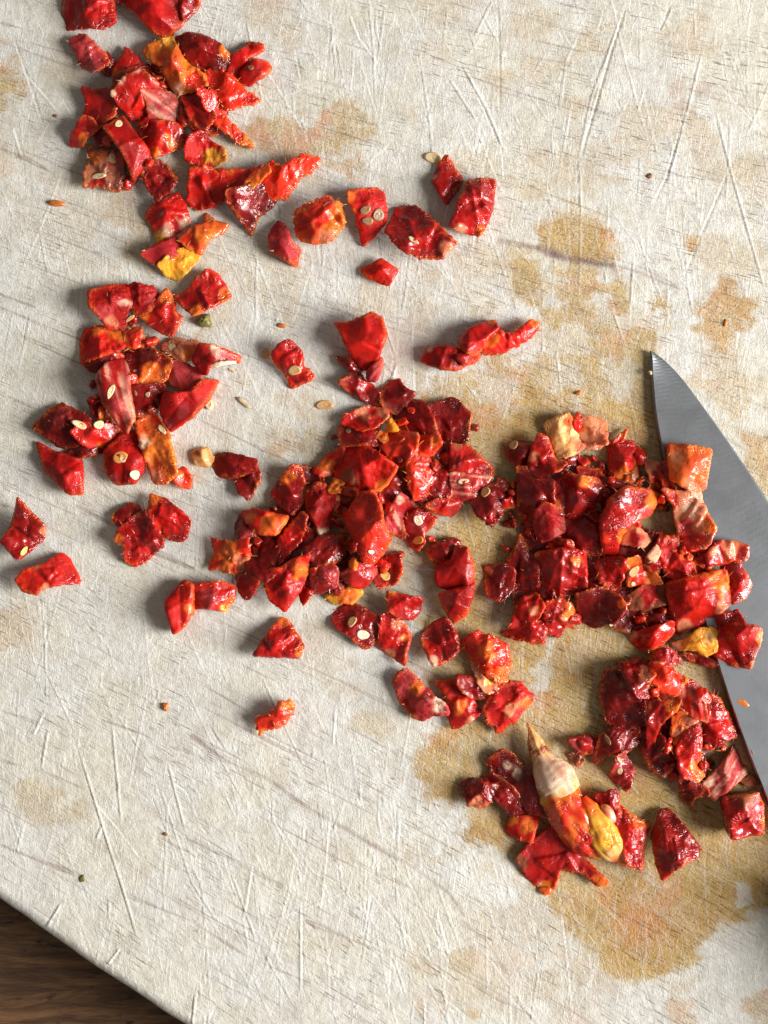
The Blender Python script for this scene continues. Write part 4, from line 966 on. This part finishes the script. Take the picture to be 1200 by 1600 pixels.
# lower-left of centre
p('D','red',22,'skin','75,850 150,765 192,780 190,830 190,900 150,960 105,990 90,930 75,890','smooth red upright leg of the L-shaped pair below the central pile', spots=[(180,890,24,'orange')])
p('D','red',24,'cube','155,790 240,770 310,770 367,790 360,850 320,897 250,880 185,885 190,830','wet red arm of the L-shaped pair, with orange underside', spots=[(320,880,26,'yellow'),(240,840,50,'pink'),(340,860,26,'orange')])
p('D','crim',30,'cube','438,1080 550,925 582,930 650,1040 632,1086','lone glossy red triangle with orange apex below the central pile', spots=[(560,930,24,'orange'),(630,1060,20,'orange')], lift=.05)
p('X','bright',20,'shag','398,1122 430,1112 436,1094 456,1096 458,1112 440,1136 412,1140 408,1152 400,1136','small lone orange-red chilli scrap in the lower left clearing', spots=[(448,1100,12,'orange'),(410,1145,8,'orange')])
p('D','yellow',6,'flap','740,830 790,800 880,795 900,820 860,860 780,862','thin amber film of chilli residue stuck under the central pile', name='chilli_film', cat='chilli residue', group=None, lift=0, fibres=8, spots=[(830,830,60,'orange')])
# ================= below centre
p('G','crim',20,'cube','50,440 90,390 150,370 200,390 270,430 290,480 240,572 200,582 150,530 80,480','dark red chilli slice with one tan and one white ring seed', seeds=[(150,452,33,.75,60,'tan'),(200,515,38,.8,-30,'white')], spots=[(60,440,20,'pink')])
p('G','crim',26,'cube','315,310 400,330 482,345 465,420 430,447 370,442 318,400','shiny red cube with an orange top corner above the piece with pale streak', spots=[(345,305,26,'yellow')])
p('G','red',22,'cube','290,420 340,410 390,460 425,520 402,600 402,660 340,620 275,570 280,500','red chilli piece with a pale orange diagonal rim, left of the glossy bud', spots=[(360,470,26,'peach'),(330,610,24,'peach'),(400,530,20,'orange')])
p('G','deep',18,'shag','500,110 560,80 640,60 665,100 640,170 560,190 505,150','dark ribbed chilli piece at the top of the vertical stack right of the central pile', fibres=3)
p('G','crim',24,'skin','545,190 620,160 640,100 690,110 725,200 722,290 640,310 560,290 540,250','broad smooth dark red piece in the middle of the vertical stack')
p('G','crim',22,'skin','555,325 640,300 727,272 712,340 690,420 630,467 600,420','pink-faced wedge pointing down at the foot of the vertical stack', spots=[(590,340,44,'pink'),(700,320,20,'pink')], mat='wet')
p('G','crim',24,'cube','478,530 530,460 590,435 640,520 652,590 590,640 530,657 490,580','glossy bud-shaped chilli piece with a pale tip, left of the orange curl', spots=[(530,640,22,'pale')])
p('G','deep',20,'cube','640,700 700,710 760,760 840,790 780,820 720,822 670,790 640,750','dark red slip between the long slab and the orange curl')
p('G','pink',24,'curl','345,740 370,690 410,680 470,740 530,800 600,850 602,885 520,892 480,920 430,900 380,840','crescent chilli piece with a rosy rim and white pith, lower centre', mat='matte', spots=[(550,830,40,'pale'),(450,760,40,'orange'),(440,905,16,'orange'),(400,850,40,'crim')], bend=.7)
p('G','red',20,'cube','540,740 640,730 700,800 762,880 690,930 625,960 600,900 600,820','flat red chilli slab with an orange spot, between crescent and streaky wedge', mat='skin', spots=[(655,855,34,'orange'),(700,915,20,'peach')])
p('G','red',24,'shag','760,880 800,790 860,745 940,740 970,780 1022,800 970,860 900,930 832,975 800,930','streaky red wedge with orange frayed rim, right end of the lower-centre row', mat='matte', spots=[(960,840,36,'orange'),(890,870,30,'peach')], fibres=16)
p('G','peach',14,'curl','700,620 745,660 775,720 820,740 852,770 780,792 750,760 720,690','pale orange flap curling under the orange curl, lower centre', spots=[(800,740,24,'yellow')])
p('G','bright',30,'shag','665,570 700,520 740,500 820,530 882,570 897,650 870,740 830,745 780,700 700,610','glossy orange-red curled chilli piece between the two lower-centre slabs', spots=[(770,590,44,'orange'),(850,700,50,'orange')])
# ================= right pile
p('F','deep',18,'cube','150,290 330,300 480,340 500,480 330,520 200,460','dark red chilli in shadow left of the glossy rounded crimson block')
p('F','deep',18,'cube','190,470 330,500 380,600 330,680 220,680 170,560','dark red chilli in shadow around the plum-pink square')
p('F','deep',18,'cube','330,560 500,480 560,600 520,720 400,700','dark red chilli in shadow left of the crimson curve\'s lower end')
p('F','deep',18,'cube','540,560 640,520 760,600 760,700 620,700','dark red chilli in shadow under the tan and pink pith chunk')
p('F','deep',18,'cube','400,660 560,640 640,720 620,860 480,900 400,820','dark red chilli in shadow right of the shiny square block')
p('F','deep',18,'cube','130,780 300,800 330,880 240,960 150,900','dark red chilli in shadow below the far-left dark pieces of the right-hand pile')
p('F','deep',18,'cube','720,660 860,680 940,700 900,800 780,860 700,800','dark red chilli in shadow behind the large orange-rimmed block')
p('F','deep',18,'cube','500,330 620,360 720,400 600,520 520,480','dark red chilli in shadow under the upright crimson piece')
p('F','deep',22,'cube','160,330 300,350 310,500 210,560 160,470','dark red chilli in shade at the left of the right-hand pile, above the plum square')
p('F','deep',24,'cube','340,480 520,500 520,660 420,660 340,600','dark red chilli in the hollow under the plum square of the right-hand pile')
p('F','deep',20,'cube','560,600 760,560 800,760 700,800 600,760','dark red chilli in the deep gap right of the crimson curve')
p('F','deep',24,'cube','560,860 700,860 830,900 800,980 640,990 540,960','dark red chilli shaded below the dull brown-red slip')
p('F','deep',24,'cube','105,210 170,180 225,190 215,270 150,290 110,250','dark chilli corner with a tan seed, top left of the right-hand pile', seeds=[(140,200,24,.85,30,'tan')])
p('F','deep',22,'cube','300,290 400,235 455,290 480,350 340,330','dark glossy chilli with a pale seed under the tan square', seeds=[(352,313,28,.6,20,'tan')], spots=[(340,330,20,'yellow')])
p('F','crim',30,'cube','195,325 212,220 245,150 285,165 315,260 365,275 325,312 230,335','glossy red chilli piece with pale left face, left of the tan square', spots=[(225,250,26,'peach'),(215,310,22,'pink')])
p('F','deep',18,'cube','400,290 500,300 540,360 500,380 420,350','dark slip between the tan square and the orange-topped block of the right-hand pile')
p('F','peach',14,'cube','430,180 520,195 500,215 440,218','small tan bit tucked under the peach square', name='chilli_fragment', cat='chilli fragment')
p('F','red',20,'cube','385,90 410,60 430,100 420,150 395,140','small red corner wedged between tan square and peach square', name='chilli_fragment', cat='chilli fragment')
p('F','peach',18,'cube','415,85 450,80 526,103 530,200 470,195 412,172','peach coloured chilli square with rough surface, top of the right-hand pile', mat='matte', spots=[(430,130,24,'orange')])
p('F','tan',26,'flap','270,110 370,67 402,130 412,180 442,210 382,242 320,263 300,200','tan chilli square with an olive ridge on top of the right-hand pile', spots=[(380,100,30,'orange'),(410,200,34,'peach')], mat='matte', bend=-.3, fibres=0)
p('F','deep',22,'cube','280,640 330,590 380,600 400,660 320,680','crumpled crimson tuft behind the glossy square block of the right-hand pile', spots=[(350,610,30,'crim')])
p('F','pink',22,'cube','228,480 262,440 345,470 355,560 255,612 235,560','plum-pink matte chilli square at the left of the right-hand pile', mat='matte', spots=[(320,500,60,'crim')])
p('F','deep',24,'cube','110,700 150,620 165,570 200,630 245,690 245,790 160,805','dark chilli piece with a sharp shiny point, far left of the right-hand pile')
p('F','deep',24,'cube','20,705 100,695 145,720 140,805 90,852 28,835','dark squarish chilli piece with an orange rim, leftmost of the right-hand pile', spots=[(40,720,20,'peach')])
p('F','deep',24,'cube','395,820 500,790 580,830 605,880 560,942 480,967 410,930','deep red chilli piece with bright flecks at the bottom middle of the right-hand pile', spots=[(580,860,16,'orange')], seeds=[(545,950,10,.8,0,'cream')])
p('F','crim',22,'shag','270,850 340,840 390,870 400,960 372,960 330,1007 270,980','crumpled red chilli with an orange shiny corner, bottom of the right-hand pile', spots=[(370,900,34,'orange')])
p('F','crim',24,'shag','82,1000 200,925 262,940 268,960 262,1027 160,1015','wrinkled wet chilli piece at the bottom left of the right-hand pile', fibres=12)
p('F','red',26,'cube','120,960 150,900 175,840 240,820 266,870 240,920 170,965','smooth red chilli piece with pale rim above the wrinkled wet one', spots=[(230,890,24,'peach')], mat='skin')
p('F','crim',36,'cube','295,450 300,360 370,322 490,340 532,400 520,480 440,512 320,492','glossy rounded crimson block with orange crumbs on top, in the right-hand pile', spots=[(440,350,36,'orange'),(310,450,30,'orange')], seeds=[(498,460,24,.7,-60,'brown')], fibres=18)
p('F','crim',34,'cube','235,655 330,632 440,640 442,700 446,800 370,835 300,837 252,790','shiny square chilli block with a bright glint, left middle of the right-hand pile', spots=[(400,690,24,'orange'),(240,660,14,'peach')], fibres=10)
p('F','bright',14,'flap','550,195 575,160 615,132 600,185 575,205','thin orange-red spike at the top of the upright chilli in the right-hand pile', spots=[(600,150,20,'orange')])
p('F','crim',28,'cube','538,210 560,190 640,185 660,250 640,300 610,340 590,372 545,340','upright crimson chilli piece with orange fold, top middle of the right-hand pile', spots=[(600,320,30,'orange')])
p('F','orange',18,'shag','600,370 615,310 660,290 695,335 660,372','frayed orange-brown chilli edge beside the upright crimson piece', spots=[(650,330,40,'brown')])
p('F','crim',16,'cube','640,200 690,230 700,290 660,280 640,250','dark red ragged slip behind the upright crimson piece')
p('F','peach',20,'flap','680,250 745,275 760,350 772,400 720,392 700,320','peach pointed flap with red speckles at the tip of the crimson curve', spots=[(740,340,40,'crim')], bend=-.3)
p('F','crim',22,'cube','740,290 790,262 800,345 820,385 775,390 755,340','dark red chilli hanging over the spine of the knife below the orange square')
p('F','crim',32,'skin','500,520 540,430 600,378 720,388 772,412 720,490 650,520 592,570 580,662 520,645','large smooth crimson curved piece with frayed orange right rim, middle of the right-hand pile', spots=[(735,440,40,'orange'),(600,580,24,'orange'),(520,590,24,'bright')], mat='wet', fibres=12)
p('F','peach',20,'cube','588,612 612,550 650,530 716,590 682,627','tan and pink pith chunk in the gap below the crimson curve', spots=[(640,600,40,'pink')], mat='matte')
p('F','crim',26,'shag','490,680 590,665 605,720 585,790 560,812 500,782','crimson rough chilli piece left of the orange seeded flap')
p('F','deep',22,'cube','685,670 735,640 762,700 745,752 700,712','dark purplish shiny chilli behind the pale pointed flake')
p('F','orange',24,'curl','600,680 660,663 712,700 768,780 680,782 620,792','orange-rimmed chilli flap with a tan almond-shaped seed in the right-hand pile', spots=[(650,740,56,'bright'),(730,760,34,'orange')], seeds=[(640,728,38,.55,55,'tan'),(640,780,13,.9,0,'white')])
p('F','pale',12,'flap','692,665 755,605 752,650 725,690','pale pointed flake standing in the middle of the right-hand pile', mat='matte')
p('F','brown',22,'cube','612,830 680,780 777,780 777,862 680,900 620,892','dull brown-red slip left of the large orange-rimmed block', spots=[(700,810,60,'crim')], mat='matte')
p('F','red',28,'shag','742,650 750,580 840,590 880,650 900,735 850,775 780,745','red chilli slab with orange rim between the knife spine and the crimson curve', mat='skin', spots=[(860,640,30,'orange')])
p('F','red',24,'cube','835,590 880,560 945,560 960,620 910,660 870,650','red foot of the chilli piece lying on the knife below the orange square', spots=[(930,560,30,'orange')])
p('F','peach',30,'cube','760,385 835,395 920,385 940,470 977,550 940,625 870,640 830,580 812,460','chilli piece with white pith and orange corner, on the blade below the orange square', spots=[(880,450,50,'pale'),(950,520,36,'orange'),(800,440,44,'crim'),(880,600,50,'bright'),(850,530,30,'pink')])
p('F','orange',36,'flap','795,195 860,200 975,220 955,300 945,382 880,392 800,345 790,260','orange chilli square with ribs, topmost piece lying on the knife blade', spots=[(820,250,30,'peach'),(880,370,30,'peach'),(960,300,30,'orange')], bend=-.25, fold=0, fibres=2)
p('F','crim',20,'cube','880,690 950,640 1010,650 1000,700 945,712','dark red underside below the peach-rimmed wedge on the blade')
p('F','crim',24,'cube','940,652 1000,602 1070,605 1125,625 1115,680 1010,697 945,700','crimson wedge with a peach rim on the blade, above the pink-red point', spots=[(1050,612,50,'peach'),(970,640,30,'peach')])
p('F','crim',24,'cube','1010,700 1080,690 1137,780 1110,840 1050,862 1040,780','pink-red pointed chilli piece on the blade beside the large orange-rimmed block', mat='wet', spots=[(1080,710,30,'pink')])
p('F','red',38,'cube','778,780 900,740 1030,720 1047,860 1000,910 840,1000 800,900','large red block with ragged orange right face at the knife spine', spots=[(1010,790,44,'orange'),(970,730,30,'orange'),(1010,880,26,'peach'),(860,960,30,'peach')], mat='skin', fibres=14)
p('F','deep',16,'cube','845,1065 940,1080 992,1113 960,1125 870,1100','dark slip beneath the amber yellow chilli fold', spots=[(970,1115,14,'peach')])
p('F','yellow',22,'curl','800,1030 860,1012 920,965 985,970 987,1060 940,1082 900,1052 840,1060','amber yellow chilli fold left of the ragged crimson square on the knife', spots=[(820,1040,36,'peach'),(960,1000,24,'tan')], fibres=1)
p('F','crim',38,'cube','985,1080 1000,990 995,910 1080,895 1102,950 1175,965 1165,1050 1130,1132 1050,1117','large ragged crimson square on the knife, rightmost of the right-hand pile', spots=[(1165,1000,26,'orange'),(1140,1115,16,'brown')])
p('F','red',26,'cube','625,985 720,960 802,930 810,980 760,1040 690,1067 650,1040','bright red wedge with pale left tip below the right-hand pile', spots=[(640,990,24,'peach')], mat='wet')
# ================= lower right pile
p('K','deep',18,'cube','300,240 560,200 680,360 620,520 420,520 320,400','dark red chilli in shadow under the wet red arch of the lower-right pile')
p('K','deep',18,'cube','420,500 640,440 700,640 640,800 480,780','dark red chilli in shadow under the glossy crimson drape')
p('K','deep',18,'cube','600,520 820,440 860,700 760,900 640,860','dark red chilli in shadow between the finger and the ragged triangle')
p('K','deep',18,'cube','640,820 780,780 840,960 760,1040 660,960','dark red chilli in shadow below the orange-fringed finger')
p('K','deep',18,'cube','-60,700 60,680 150,690 170,740 120,790 20,790','long dark red smooth strip above the whole chilli end', mat='skin', spots=[(100,730,40,'crim')])
p('K','brown',10,'shag','-55,800 20,790 60,830 20,870 -20,860','brown fibrous crumb under the long dark strip', fibres=8)
p('K','deep',24,'cube','180,290 300,230 400,300 420,440 440,600 330,640 200,600 160,440','broad deep red chilli in shade at the left of the lower-right pile', spots=[(280,360,20,'brown')])
p('K','deep',22,'cube','150,680 230,620 400,600 400,720 300,790 200,800 150,860 110,850','dark red translucent chilli below the shaded broad piece', seeds=[(195,700,50,.3,115,'brown')])
p('K','deep',30,'cube','280,235 420,205 470,215 500,300 450,360 500,420 440,440 380,430 320,340','dark red upper left block of the lower-right pile', spots=[(430,290,40,'brown')])
p('K','deep',26,'cube','410,780 400,650 460,600 560,700 630,780 620,860 560,945 470,900','dark rounded chilli with a shiny pale lip at the bottom of the lower-right pile', spots=[(600,830,40,'pink'),(570,930,16,'pale')])
p('K','pink',20,'shag','220,880 250,800 300,770 330,830 365,880 350,960 325,1042 280,1000 230,960','pink and pale speckled chilli with a cream seed right of the whole chilli end', seeds=[(273,897,30,.75,80,'cream'),(270,830,38,.35,125,'tan')], spots=[(240,950,30,'crim')], fibres=5)
p('K','crim',20,'shag','120,1060 240,1010 275,1040 265,1110 310,1180 330,1230 200,1230 170,1130','red chilli neck joining the glossy shard, right of the whole chilli end', fibres=4)
p('K','bright',32,'cube','470,215 560,255 640,280 690,350 680,400 640,430 560,440 470,340 450,300','wet red arch with orange rim at the top of the lower-right pile', spots=[(685,370,26,'orange')])
p('K','crim',28,'cube','440,560 460,460 560,420 650,440 620,520 560,570 520,640 480,840 460,830 450,660','glossy crimson drape with orange creases in the middle of the lower-right pile', spots=[(600,490,40,'orange'),(480,810,20,'orange')])
p('K','red',30,'cube','650,440 700,335 760,350 802,400 812,480 815,580 740,560 640,520','rosy streaked upright chilli in the upper right of the lower-right pile', stripe=85, spots=[(750,430,60,'pink'),(640,490,20,'orange')])
p('K','orange',18,'shag','600,560 640,520 740,560 820,580 790,620 700,640 640,720 600,680','small orange crumbly chilli at the crossing of the lower-right pile', spots=[(650,660,44,'peach'),(790,590,24,'pale'),(700,570,40,'brown')])
p('K','red',32,'cube','630,760 700,640 780,620 792,700 785,830 750,870 820,930 770,962 660,930 635,860','shiny red finger with an orange fringe at the right of the lower-right pile', spots=[(770,920,44,'orange'),(730,870,30,'orange')])
p('K','crim',28,'shag','790,740 810,520 850,410 900,450 940,530 1015,625 1020,680 970,690 900,740 830,750','wet ragged triangular chilli touching the knife spine', spots=[(880,440,30,'pink'),(980,640,24,'peach')], fibres=14)
p('K','deep',20,'shag','640,960 655,900 750,960 800,1000 830,1050 780,1045 740,1070 735,1140 680,1090','frayed dark chilli tail under the lower-right pile', spots=[(660,960,20,'pink')])
p('K','brown',5,'skin','1020,960 1100,930 1140,960 1110,1000 1060,990','brown wet residue between the striped chilli and the knife', name='chilli_film', cat='chilli residue', group=None, lift=0, fibres=2)
p('K','pink',30,'cube','785,975 860,900 1025,730 1060,800 1100,920 1000,975 860,1082 820,1040','dusty pink chilli strip with pale lengthwise stripes beside the knife', mat='matte', fold=-42, stripe=-50, spots=[(830,960,40,'pale'),(1070,910,30,'peach')])
p('K','crim',30,'shag','490,160 540,130 600,145 660,200 650,230 600,235 560,275 510,230 470,200','small rosy glossy knob above the lower-right pile', spots=[(520,230,24,'orange'),(600,160,40,'pink')], fibres=6)
p('H','deep',34,'cube','1028,700 1045,688 1080,700 1075,838 1052,825','left face of the crimson cube by the knife spine at the right edge, shade put into its colour')  # separate darker piece; the cube's shaded side is put into its tone
p('H','crim',38,'cube','1032,692 1100,684 1170,675 1193,720 1190,830 1120,832 1065,842 1050,770','crimson cube with silvery creases below the knife at the right edge', spots=[(1110,688,40,'brown'),(1185,780,16,'orange')], lift=.03)
p('H','crim',32,'cube','800,740 835,738 890,800 945,872 940,912 880,932 805,1000 780,920 770,840','lone deep crimson kite-shaped chilli below the lower-right pile', spots=[(810,985,20,'red')], fibres=4)
p('H','deep',22,'cube','150,540 200,505 240,520 300,590 335,640 372,760 300,742 240,662 160,600','dark red chilli with a cream streak left of the whole chilli end', spots=[(230,570,24,'pale'),(260,600,20,'pale')])
p('H','deep',22,'shag','48,650 60,625 120,620 185,640 185,690 130,722 75,715','dark crumpled chilli nugget with a pale pink lip, leftmost by the whole chilli end', spots=[(105,705,24,'peach')])
p('H','deep',20,'cube','130,620 160,590 240,640 300,740 240,760 180,700','dark chilli between the nugget and the cream-streaked piece')
p('H','red',16,'flap','212,812 240,752 345,755 312,867 260,845','flat orange-red parallelogram with a pale rim below the cream-streaked piece', mat='matte', spots=[(240,770,30,'orange'),(300,790,30,'orange')], bend=-.1)
p('H','crim',18,'cube','250,920 300,860 390,790 450,840 470,880 530,930 600,1000 588,1015 560,1020 500,970 420,960 400,1035 340,1040 290,980','smooth red chilli with an orange foot and a tail, lowest on the board', mat='skin', spots=[(365,1030,26,'orange'),(575,1000,26,'orange'),(270,930,30,'brown')], fibres=6)
p('H','orange',5,'skin','342,1030 385,1028 385,1045 360,1052','orange juice bead at the lowest red chilli\'s foot', name='chilli_film', cat='chilli residue', group=None, lift=0, fibres=0, mat='wet')
p('H','crim',24,'cube','598,740 650,722 700,760 767,800 737,850 735,962 672,940 642,852','glossy crimson shard with crinkled facets right of the whole chilli end', spots=[(690,740,30,'orange'),(730,790,30,'orange')], fibres=12)

# ================= small torn fragments caught among the pieces
def fragments(n, area_, where, seed, kinds=('red', 'crim', 'bright', 'deep', 'crim', 'red', 'orange', 'crim', 'deep')):
    R = random.Random(seed); P = np.array(area_, float); k = 0
    while k < n:
        best = None
        for _ in range(14):                                    # they settle in the hollows
            x = R.uniform(P[:, 0].min(), P[:, 0].max()); y = R.uniform(P[:, 1].min(), P[:, 1].max())
            if poly_sd(np.array([[x]]), np.array([[y]]), area_)[0, 0] > -2: continue
            i, j = int((x - HX0) / HS), int((y - HY0) / HS); loc = HM[j - 3:j + 4, i - 3:i + 4].mean(); ring = HM[j - 14:j + 15, i - 14:i + 15].mean()
            if best is None or loc - ring < best[0]: best = (loc - ring, x, y)
        if best is None: continue
        _, x, y = best
        r = R.uniform(5, 12.5); m = R.choice([3, 4, 4, 5]); a0 = R.uniform(0, 6.28); el = R.uniform(.5, 1); ea = R.uniform(0, 3.14); pts = []
        for q in range(m):
            a = a0 + 6.283 * q / m + R.uniform(-.35, .35); rr = r * R.uniform(.75, 1.3); dx, dy = rr * math.cos(a), rr * math.sin(a) * el
            pts.append((x + dx * math.cos(ea) - dy * math.sin(ea), y + dx * math.sin(ea) + dy * math.cos(ea)))
        piece('X', R.choice(kinds), R.uniform(6, 13), R.choice(['flap', 'cube', 'shag']), pts, 'tiny torn chilli fragment caught ' + where, name='chilli_fragment', cat='chilli fragment', group='tiny chilli fragments ' + where, sp=2.0, fibres=R.choice([0, 1, 2]))
        k += 1
fragments(26, [(385,850),(440,740),(560,640),(640,600),(770,680),(790,780),(740,830),(640,900),(520,930),(410,920)], 'among the pieces of the central pile', 3)
fragments(30, [(790,740),(860,690),(980,710),(1040,760),(1110,860),(1130,960),(1010,1010),(900,985),(800,980),(770,900)], 'among the pieces of the right-hand pile', 4)
fragments(14, [(960,1040),(1050,1040),(1130,1110),(1140,1180),(1060,1220),(960,1160)], 'among the pieces of the lower-right pile', 5)
fragments(8, [(150,480),(240,470),(330,560),(290,660),(200,720),(130,670)], 'among the pieces of the left heap', 6)
fragments(8, [(130,170),(220,80),(370,90),(370,170),(280,280),(180,290)], 'among the pieces of the top-left heap', 7)
# ================= whole chilli end
def chilli_end():
    root = bpy.data.objects.new('chilli_end', None); col.objects.link(root); root.empty_display_size = .01
    ox, oy = 896, 1252; root.location = W(ox, oy)
    tag(root, 'whole tapering chilli end with a pale bulb, pointed tip and yellow flap, lying lower right', 'chilli end', None)
    def tube(name, line, cols, mat, K=40, L=90, seed=1, flat=.62, amp=1.6):
        P = cr([(a, b) for a, b, *_ in line], 10); Rd = cr([(r, z) for _, _, r, z in line], 10)
        Cc = np.array([KIND[k][0] for k in cols]); Cc2 = np.array([KIND[k][1] for k in cols]); ti = np.linspace(0, len(cols) - 1, len(P))
        V = []; C = []; m = len(P)
        T = np.gradient(P, axis=0); T /= np.linalg.norm(T, axis=1, keepdims=True) + 1e-9; Nn = np.stack([-T[:, 1], T[:, 0]], -1)
        for i in range(m):
            r, zc = Rd[i]; a = ti[i]; i0 = int(min(a, len(cols) - 2)); f = a - i0
            for k in range(K):
                t = 2 * math.pi * k / K
                w = 1 + amp * .10 * (ridge(np.array(k * .45 + seed), np.array(i * .09), seed, 2) - .5) + amp * .07 * (vn(np.array(math.cos(t) * 2.2 + 5), np.array(math.sin(t) * 2.2 + i * .3), seed + 3) - .5)
                w += amp * .030 * math.sin(t * 6 + i * .04 + seed) + amp * .022 * math.sin(t * 11 + i * .07)
                lat = r * math.cos(t) * w; up = r * flat * math.sin(t) * w
                q = P[i] + Nn[i] * lat; V.append((q[0] - ox, oy - q[1], max(1.0, zc + up)))
                g = float(vn(np.array(t * 2.6 + 9), np.array(i * .035), seed + 8)); f2 = min(1, max(0, f + (g - .5) * 1.8)); 
                c = Cc[i0] * (1 - f2) + Cc[i0 + 1] * f2; c2 = Cc2[i0] * (1 - f2) + Cc2[i0 + 1] * f2; g2 = float(vn(np.array(t * 3.), np.array(i * .05), seed + 2))
                C.append(c * (1 - g2) + c2 * g2)
        F = []
        for i in range(m - 1):
            for k in range(K):
                k2 = (k + 1) % K; F.append((i * K + k, (i + 1) * K + k, (i + 1) * K + k2, i * K + k2))
        V = np.array(V); C = np.array(C)
        me = mesh_np(name, V * S, np.array(F), M[mat], attrs={'tone': ('FLOAT_COLOR', np.column_stack([C, np.ones(len(C))])), 'fray': ('FLOAT', np.zeros(len(C)))})
        return link(name, me, root)
    tube('stem_tip', [(823,1127,1,16),(827,1137,3.5,17),(831,1148,8,18),(834,1157,11.5,18),(839,1170,14.5,19),(845,1182,16,20)], ['orange','tan','tan','brown','tan'], 'matte', seed=3, amp=1.8)
    tube('stem_bulb', [(840,1172,13,18),(846,1184,17,20),(854,1198,26,23),(864,1212,31,25),(874,1226,29,25),(882,1238,25,22)], ['tan','pale','pale','pale','tan'], 'skin', seed=5, flat=.72, amp=.8)
    tube('body', [(862,1218,24,20),(871,1236,27,23),(884,1260,29,25),(900,1286,29,25),(916,1308,26,22),(930,1324,18,16),(940,1336,8,10)], ['tan','yellow','orange','bright','orange','red','bright','orange','yellow'], 'wet', seed=7, flat=.66, amp=2.4)
    tube('flap', [(908,1240,5,30),(917,1258,13,32),(930,1282,19,33),(943,1306,22,30),(955,1324,19,26),(966,1338,10,15),(977,1354,1.5,6)], ['bright','orange','yellow','yellow','yellow','tan','orange','orange'], 'wet', seed=11, flat=.6, amp=1.8)
    tube('pith_nub', [(936,1253,2,30),(942,1258,7,33),(948,1268,8.5,33),(951,1278,7,31),(952,1284,1,29)], ['tan','peach','pale','peach'], 'skin', K=16, seed=13, amp=1)
chilli_end()

# ================= loose bits
def ell(lbl, cat, name, x, y, rx, ry, rot, h, mat, tone=None, z=0):
    K, J = 14, 4; V = []; R = random.Random(int(x * 7 + y))
    ph = [R.uniform(.75, 1.2) for _ in range(K)]
    for j in range(J + 1):
        t = j / J
        for k in range(K):
            a = 2 * math.pi * k / K; V.append((rx * t * math.cos(a) * ph[k], ry * t * math.sin(a) * ph[k], h * math.sqrt(max(0, 1 - t ** 3)) * (.9 + .2 * R.random())))
    F = [(j * K + k, j * K + (k + 1) % K, (j + 1) * K + (k + 1) % K, (j + 1) * K + k) for j in range(J) for k in range(K)]
    F = [f[::-1] for f in F]; V = np.array(V); a = math.radians(-rot); X = V[:, 0] * math.cos(a) - V[:, 1] * math.sin(a); Y = V[:, 0] * math.sin(a) + V[:, 1] * math.cos(a)
    me = mesh_np(name, np.column_stack([X, Y, V[:, 2]]) * S, np.array(F), M[mat]); o = link(name, me, None, W(x, y, z)); tag(o, lbl, cat)
    return o
def lone_seed(x, y, r, asp, rot, tone, lbl, z=1.0):
    make_seed(W(x, y, z), r, asp, rot, tone, None, label=lbl)
lone_seed(677, 247, 14, .7, -10, 'cream', 'pale cream seed lying on the board beside the glossy pointed crimson piece')
lone_seed(325, 629, 13, .45, -75, 'cream', 'cream seed on the board at the right foot of the left heap')
lone_seed(507, 633, 14, .6, 0, 'tan', 'flat tan seed alone on the board left of the central pile', .2)
lone_seed(416, 553, 9, .8, 30, 'tan', 'tan seed skin on the board left of the lone piece with round seed', 0)
ell('small olive green peppercorn on the board beside the left heap', 'peppercorn', 'peppercorn', 319, 502, 13, 12, 0, 14, 'pea')
ell('pale straw-like splinter on the board right of the left heap', 'splinter', 'splinter', 380, 629, 16, 3.5, 38, 3, 'splinter')
ell('short tan fibre on the board above the splinter', 'fibre', 'fibre', 362, 579, 9, 2.5, 28, 2, 'splinter')
ell('orange crumb at the left edge beside the top-left heap', 'crumb', 'chilli_crumb', 89, 318, 14, 5, 8, 5, 'crumb')
ell('tiny orange crumb on the board above the lone seeded piece', 'crumb', 'chilli_crumb', 440, 509, 8, 4, 5, 4, 'crumb')
ell('tiny amber crumb in the lower left clearing', 'crumb', 'chilli_crumb', 258, 1104, 6, 7, 0, 5, 'crumb')
ell('dark brown speck in the lower left clearing', 'speck', 'speck', 258, 1303, 4, 2.8, 10, 2, 'brown')
ell('small green herb fleck near the board edge', 'herb fleck', 'herb_fleck', 128, 1373, 5, 7, 20, 2, 'pea')
ell('tiny brown crumb in the upper right of the board', 'crumb', 'chilli_crumb', 1015, 275, 6, 4, -30, 3, 'brown')
ell('tiny red crumb beside the top-left heap, left of its curled flap', 'crumb', 'chilli_crumb', 86, 181, 4, 3, 0, 2, 'brown')
ell('dark red fleck on the board above the tan square', 'fleck', 'chilli_crumb', 904, 614, 6, 3, -20, 4, 'crumb')
ell('curved red fleck on the ochre stain at the right edge', 'fleck', 'chilli_crumb', 1133, 505, 3, 8, 10, 3, 'crumb')
ell('translucent orange flake lying on the knife blade', 'flake', 'chilli_flake', 1156, 1096, 14, 7, 22, 5, 'crumb', z=14)
ell('small plum-coloured scrap on the knife spine by the striped chilli', 'scrap', 'chilli_flake', 1172, 1173, 4, 10, -35, 5, 'brown', z=14)
ell('tiny brown crumb on the knife spine above the crimson cube', 'crumb', 'chilli_crumb', 1190, 1225, 7, 4, 0, 4, 'brown', z=14)
ell('white speck on the knife spine just below the tip', 'speck', 'speck', 1014, 583, 4, 3, 60, 3, 'splinter', z=12)
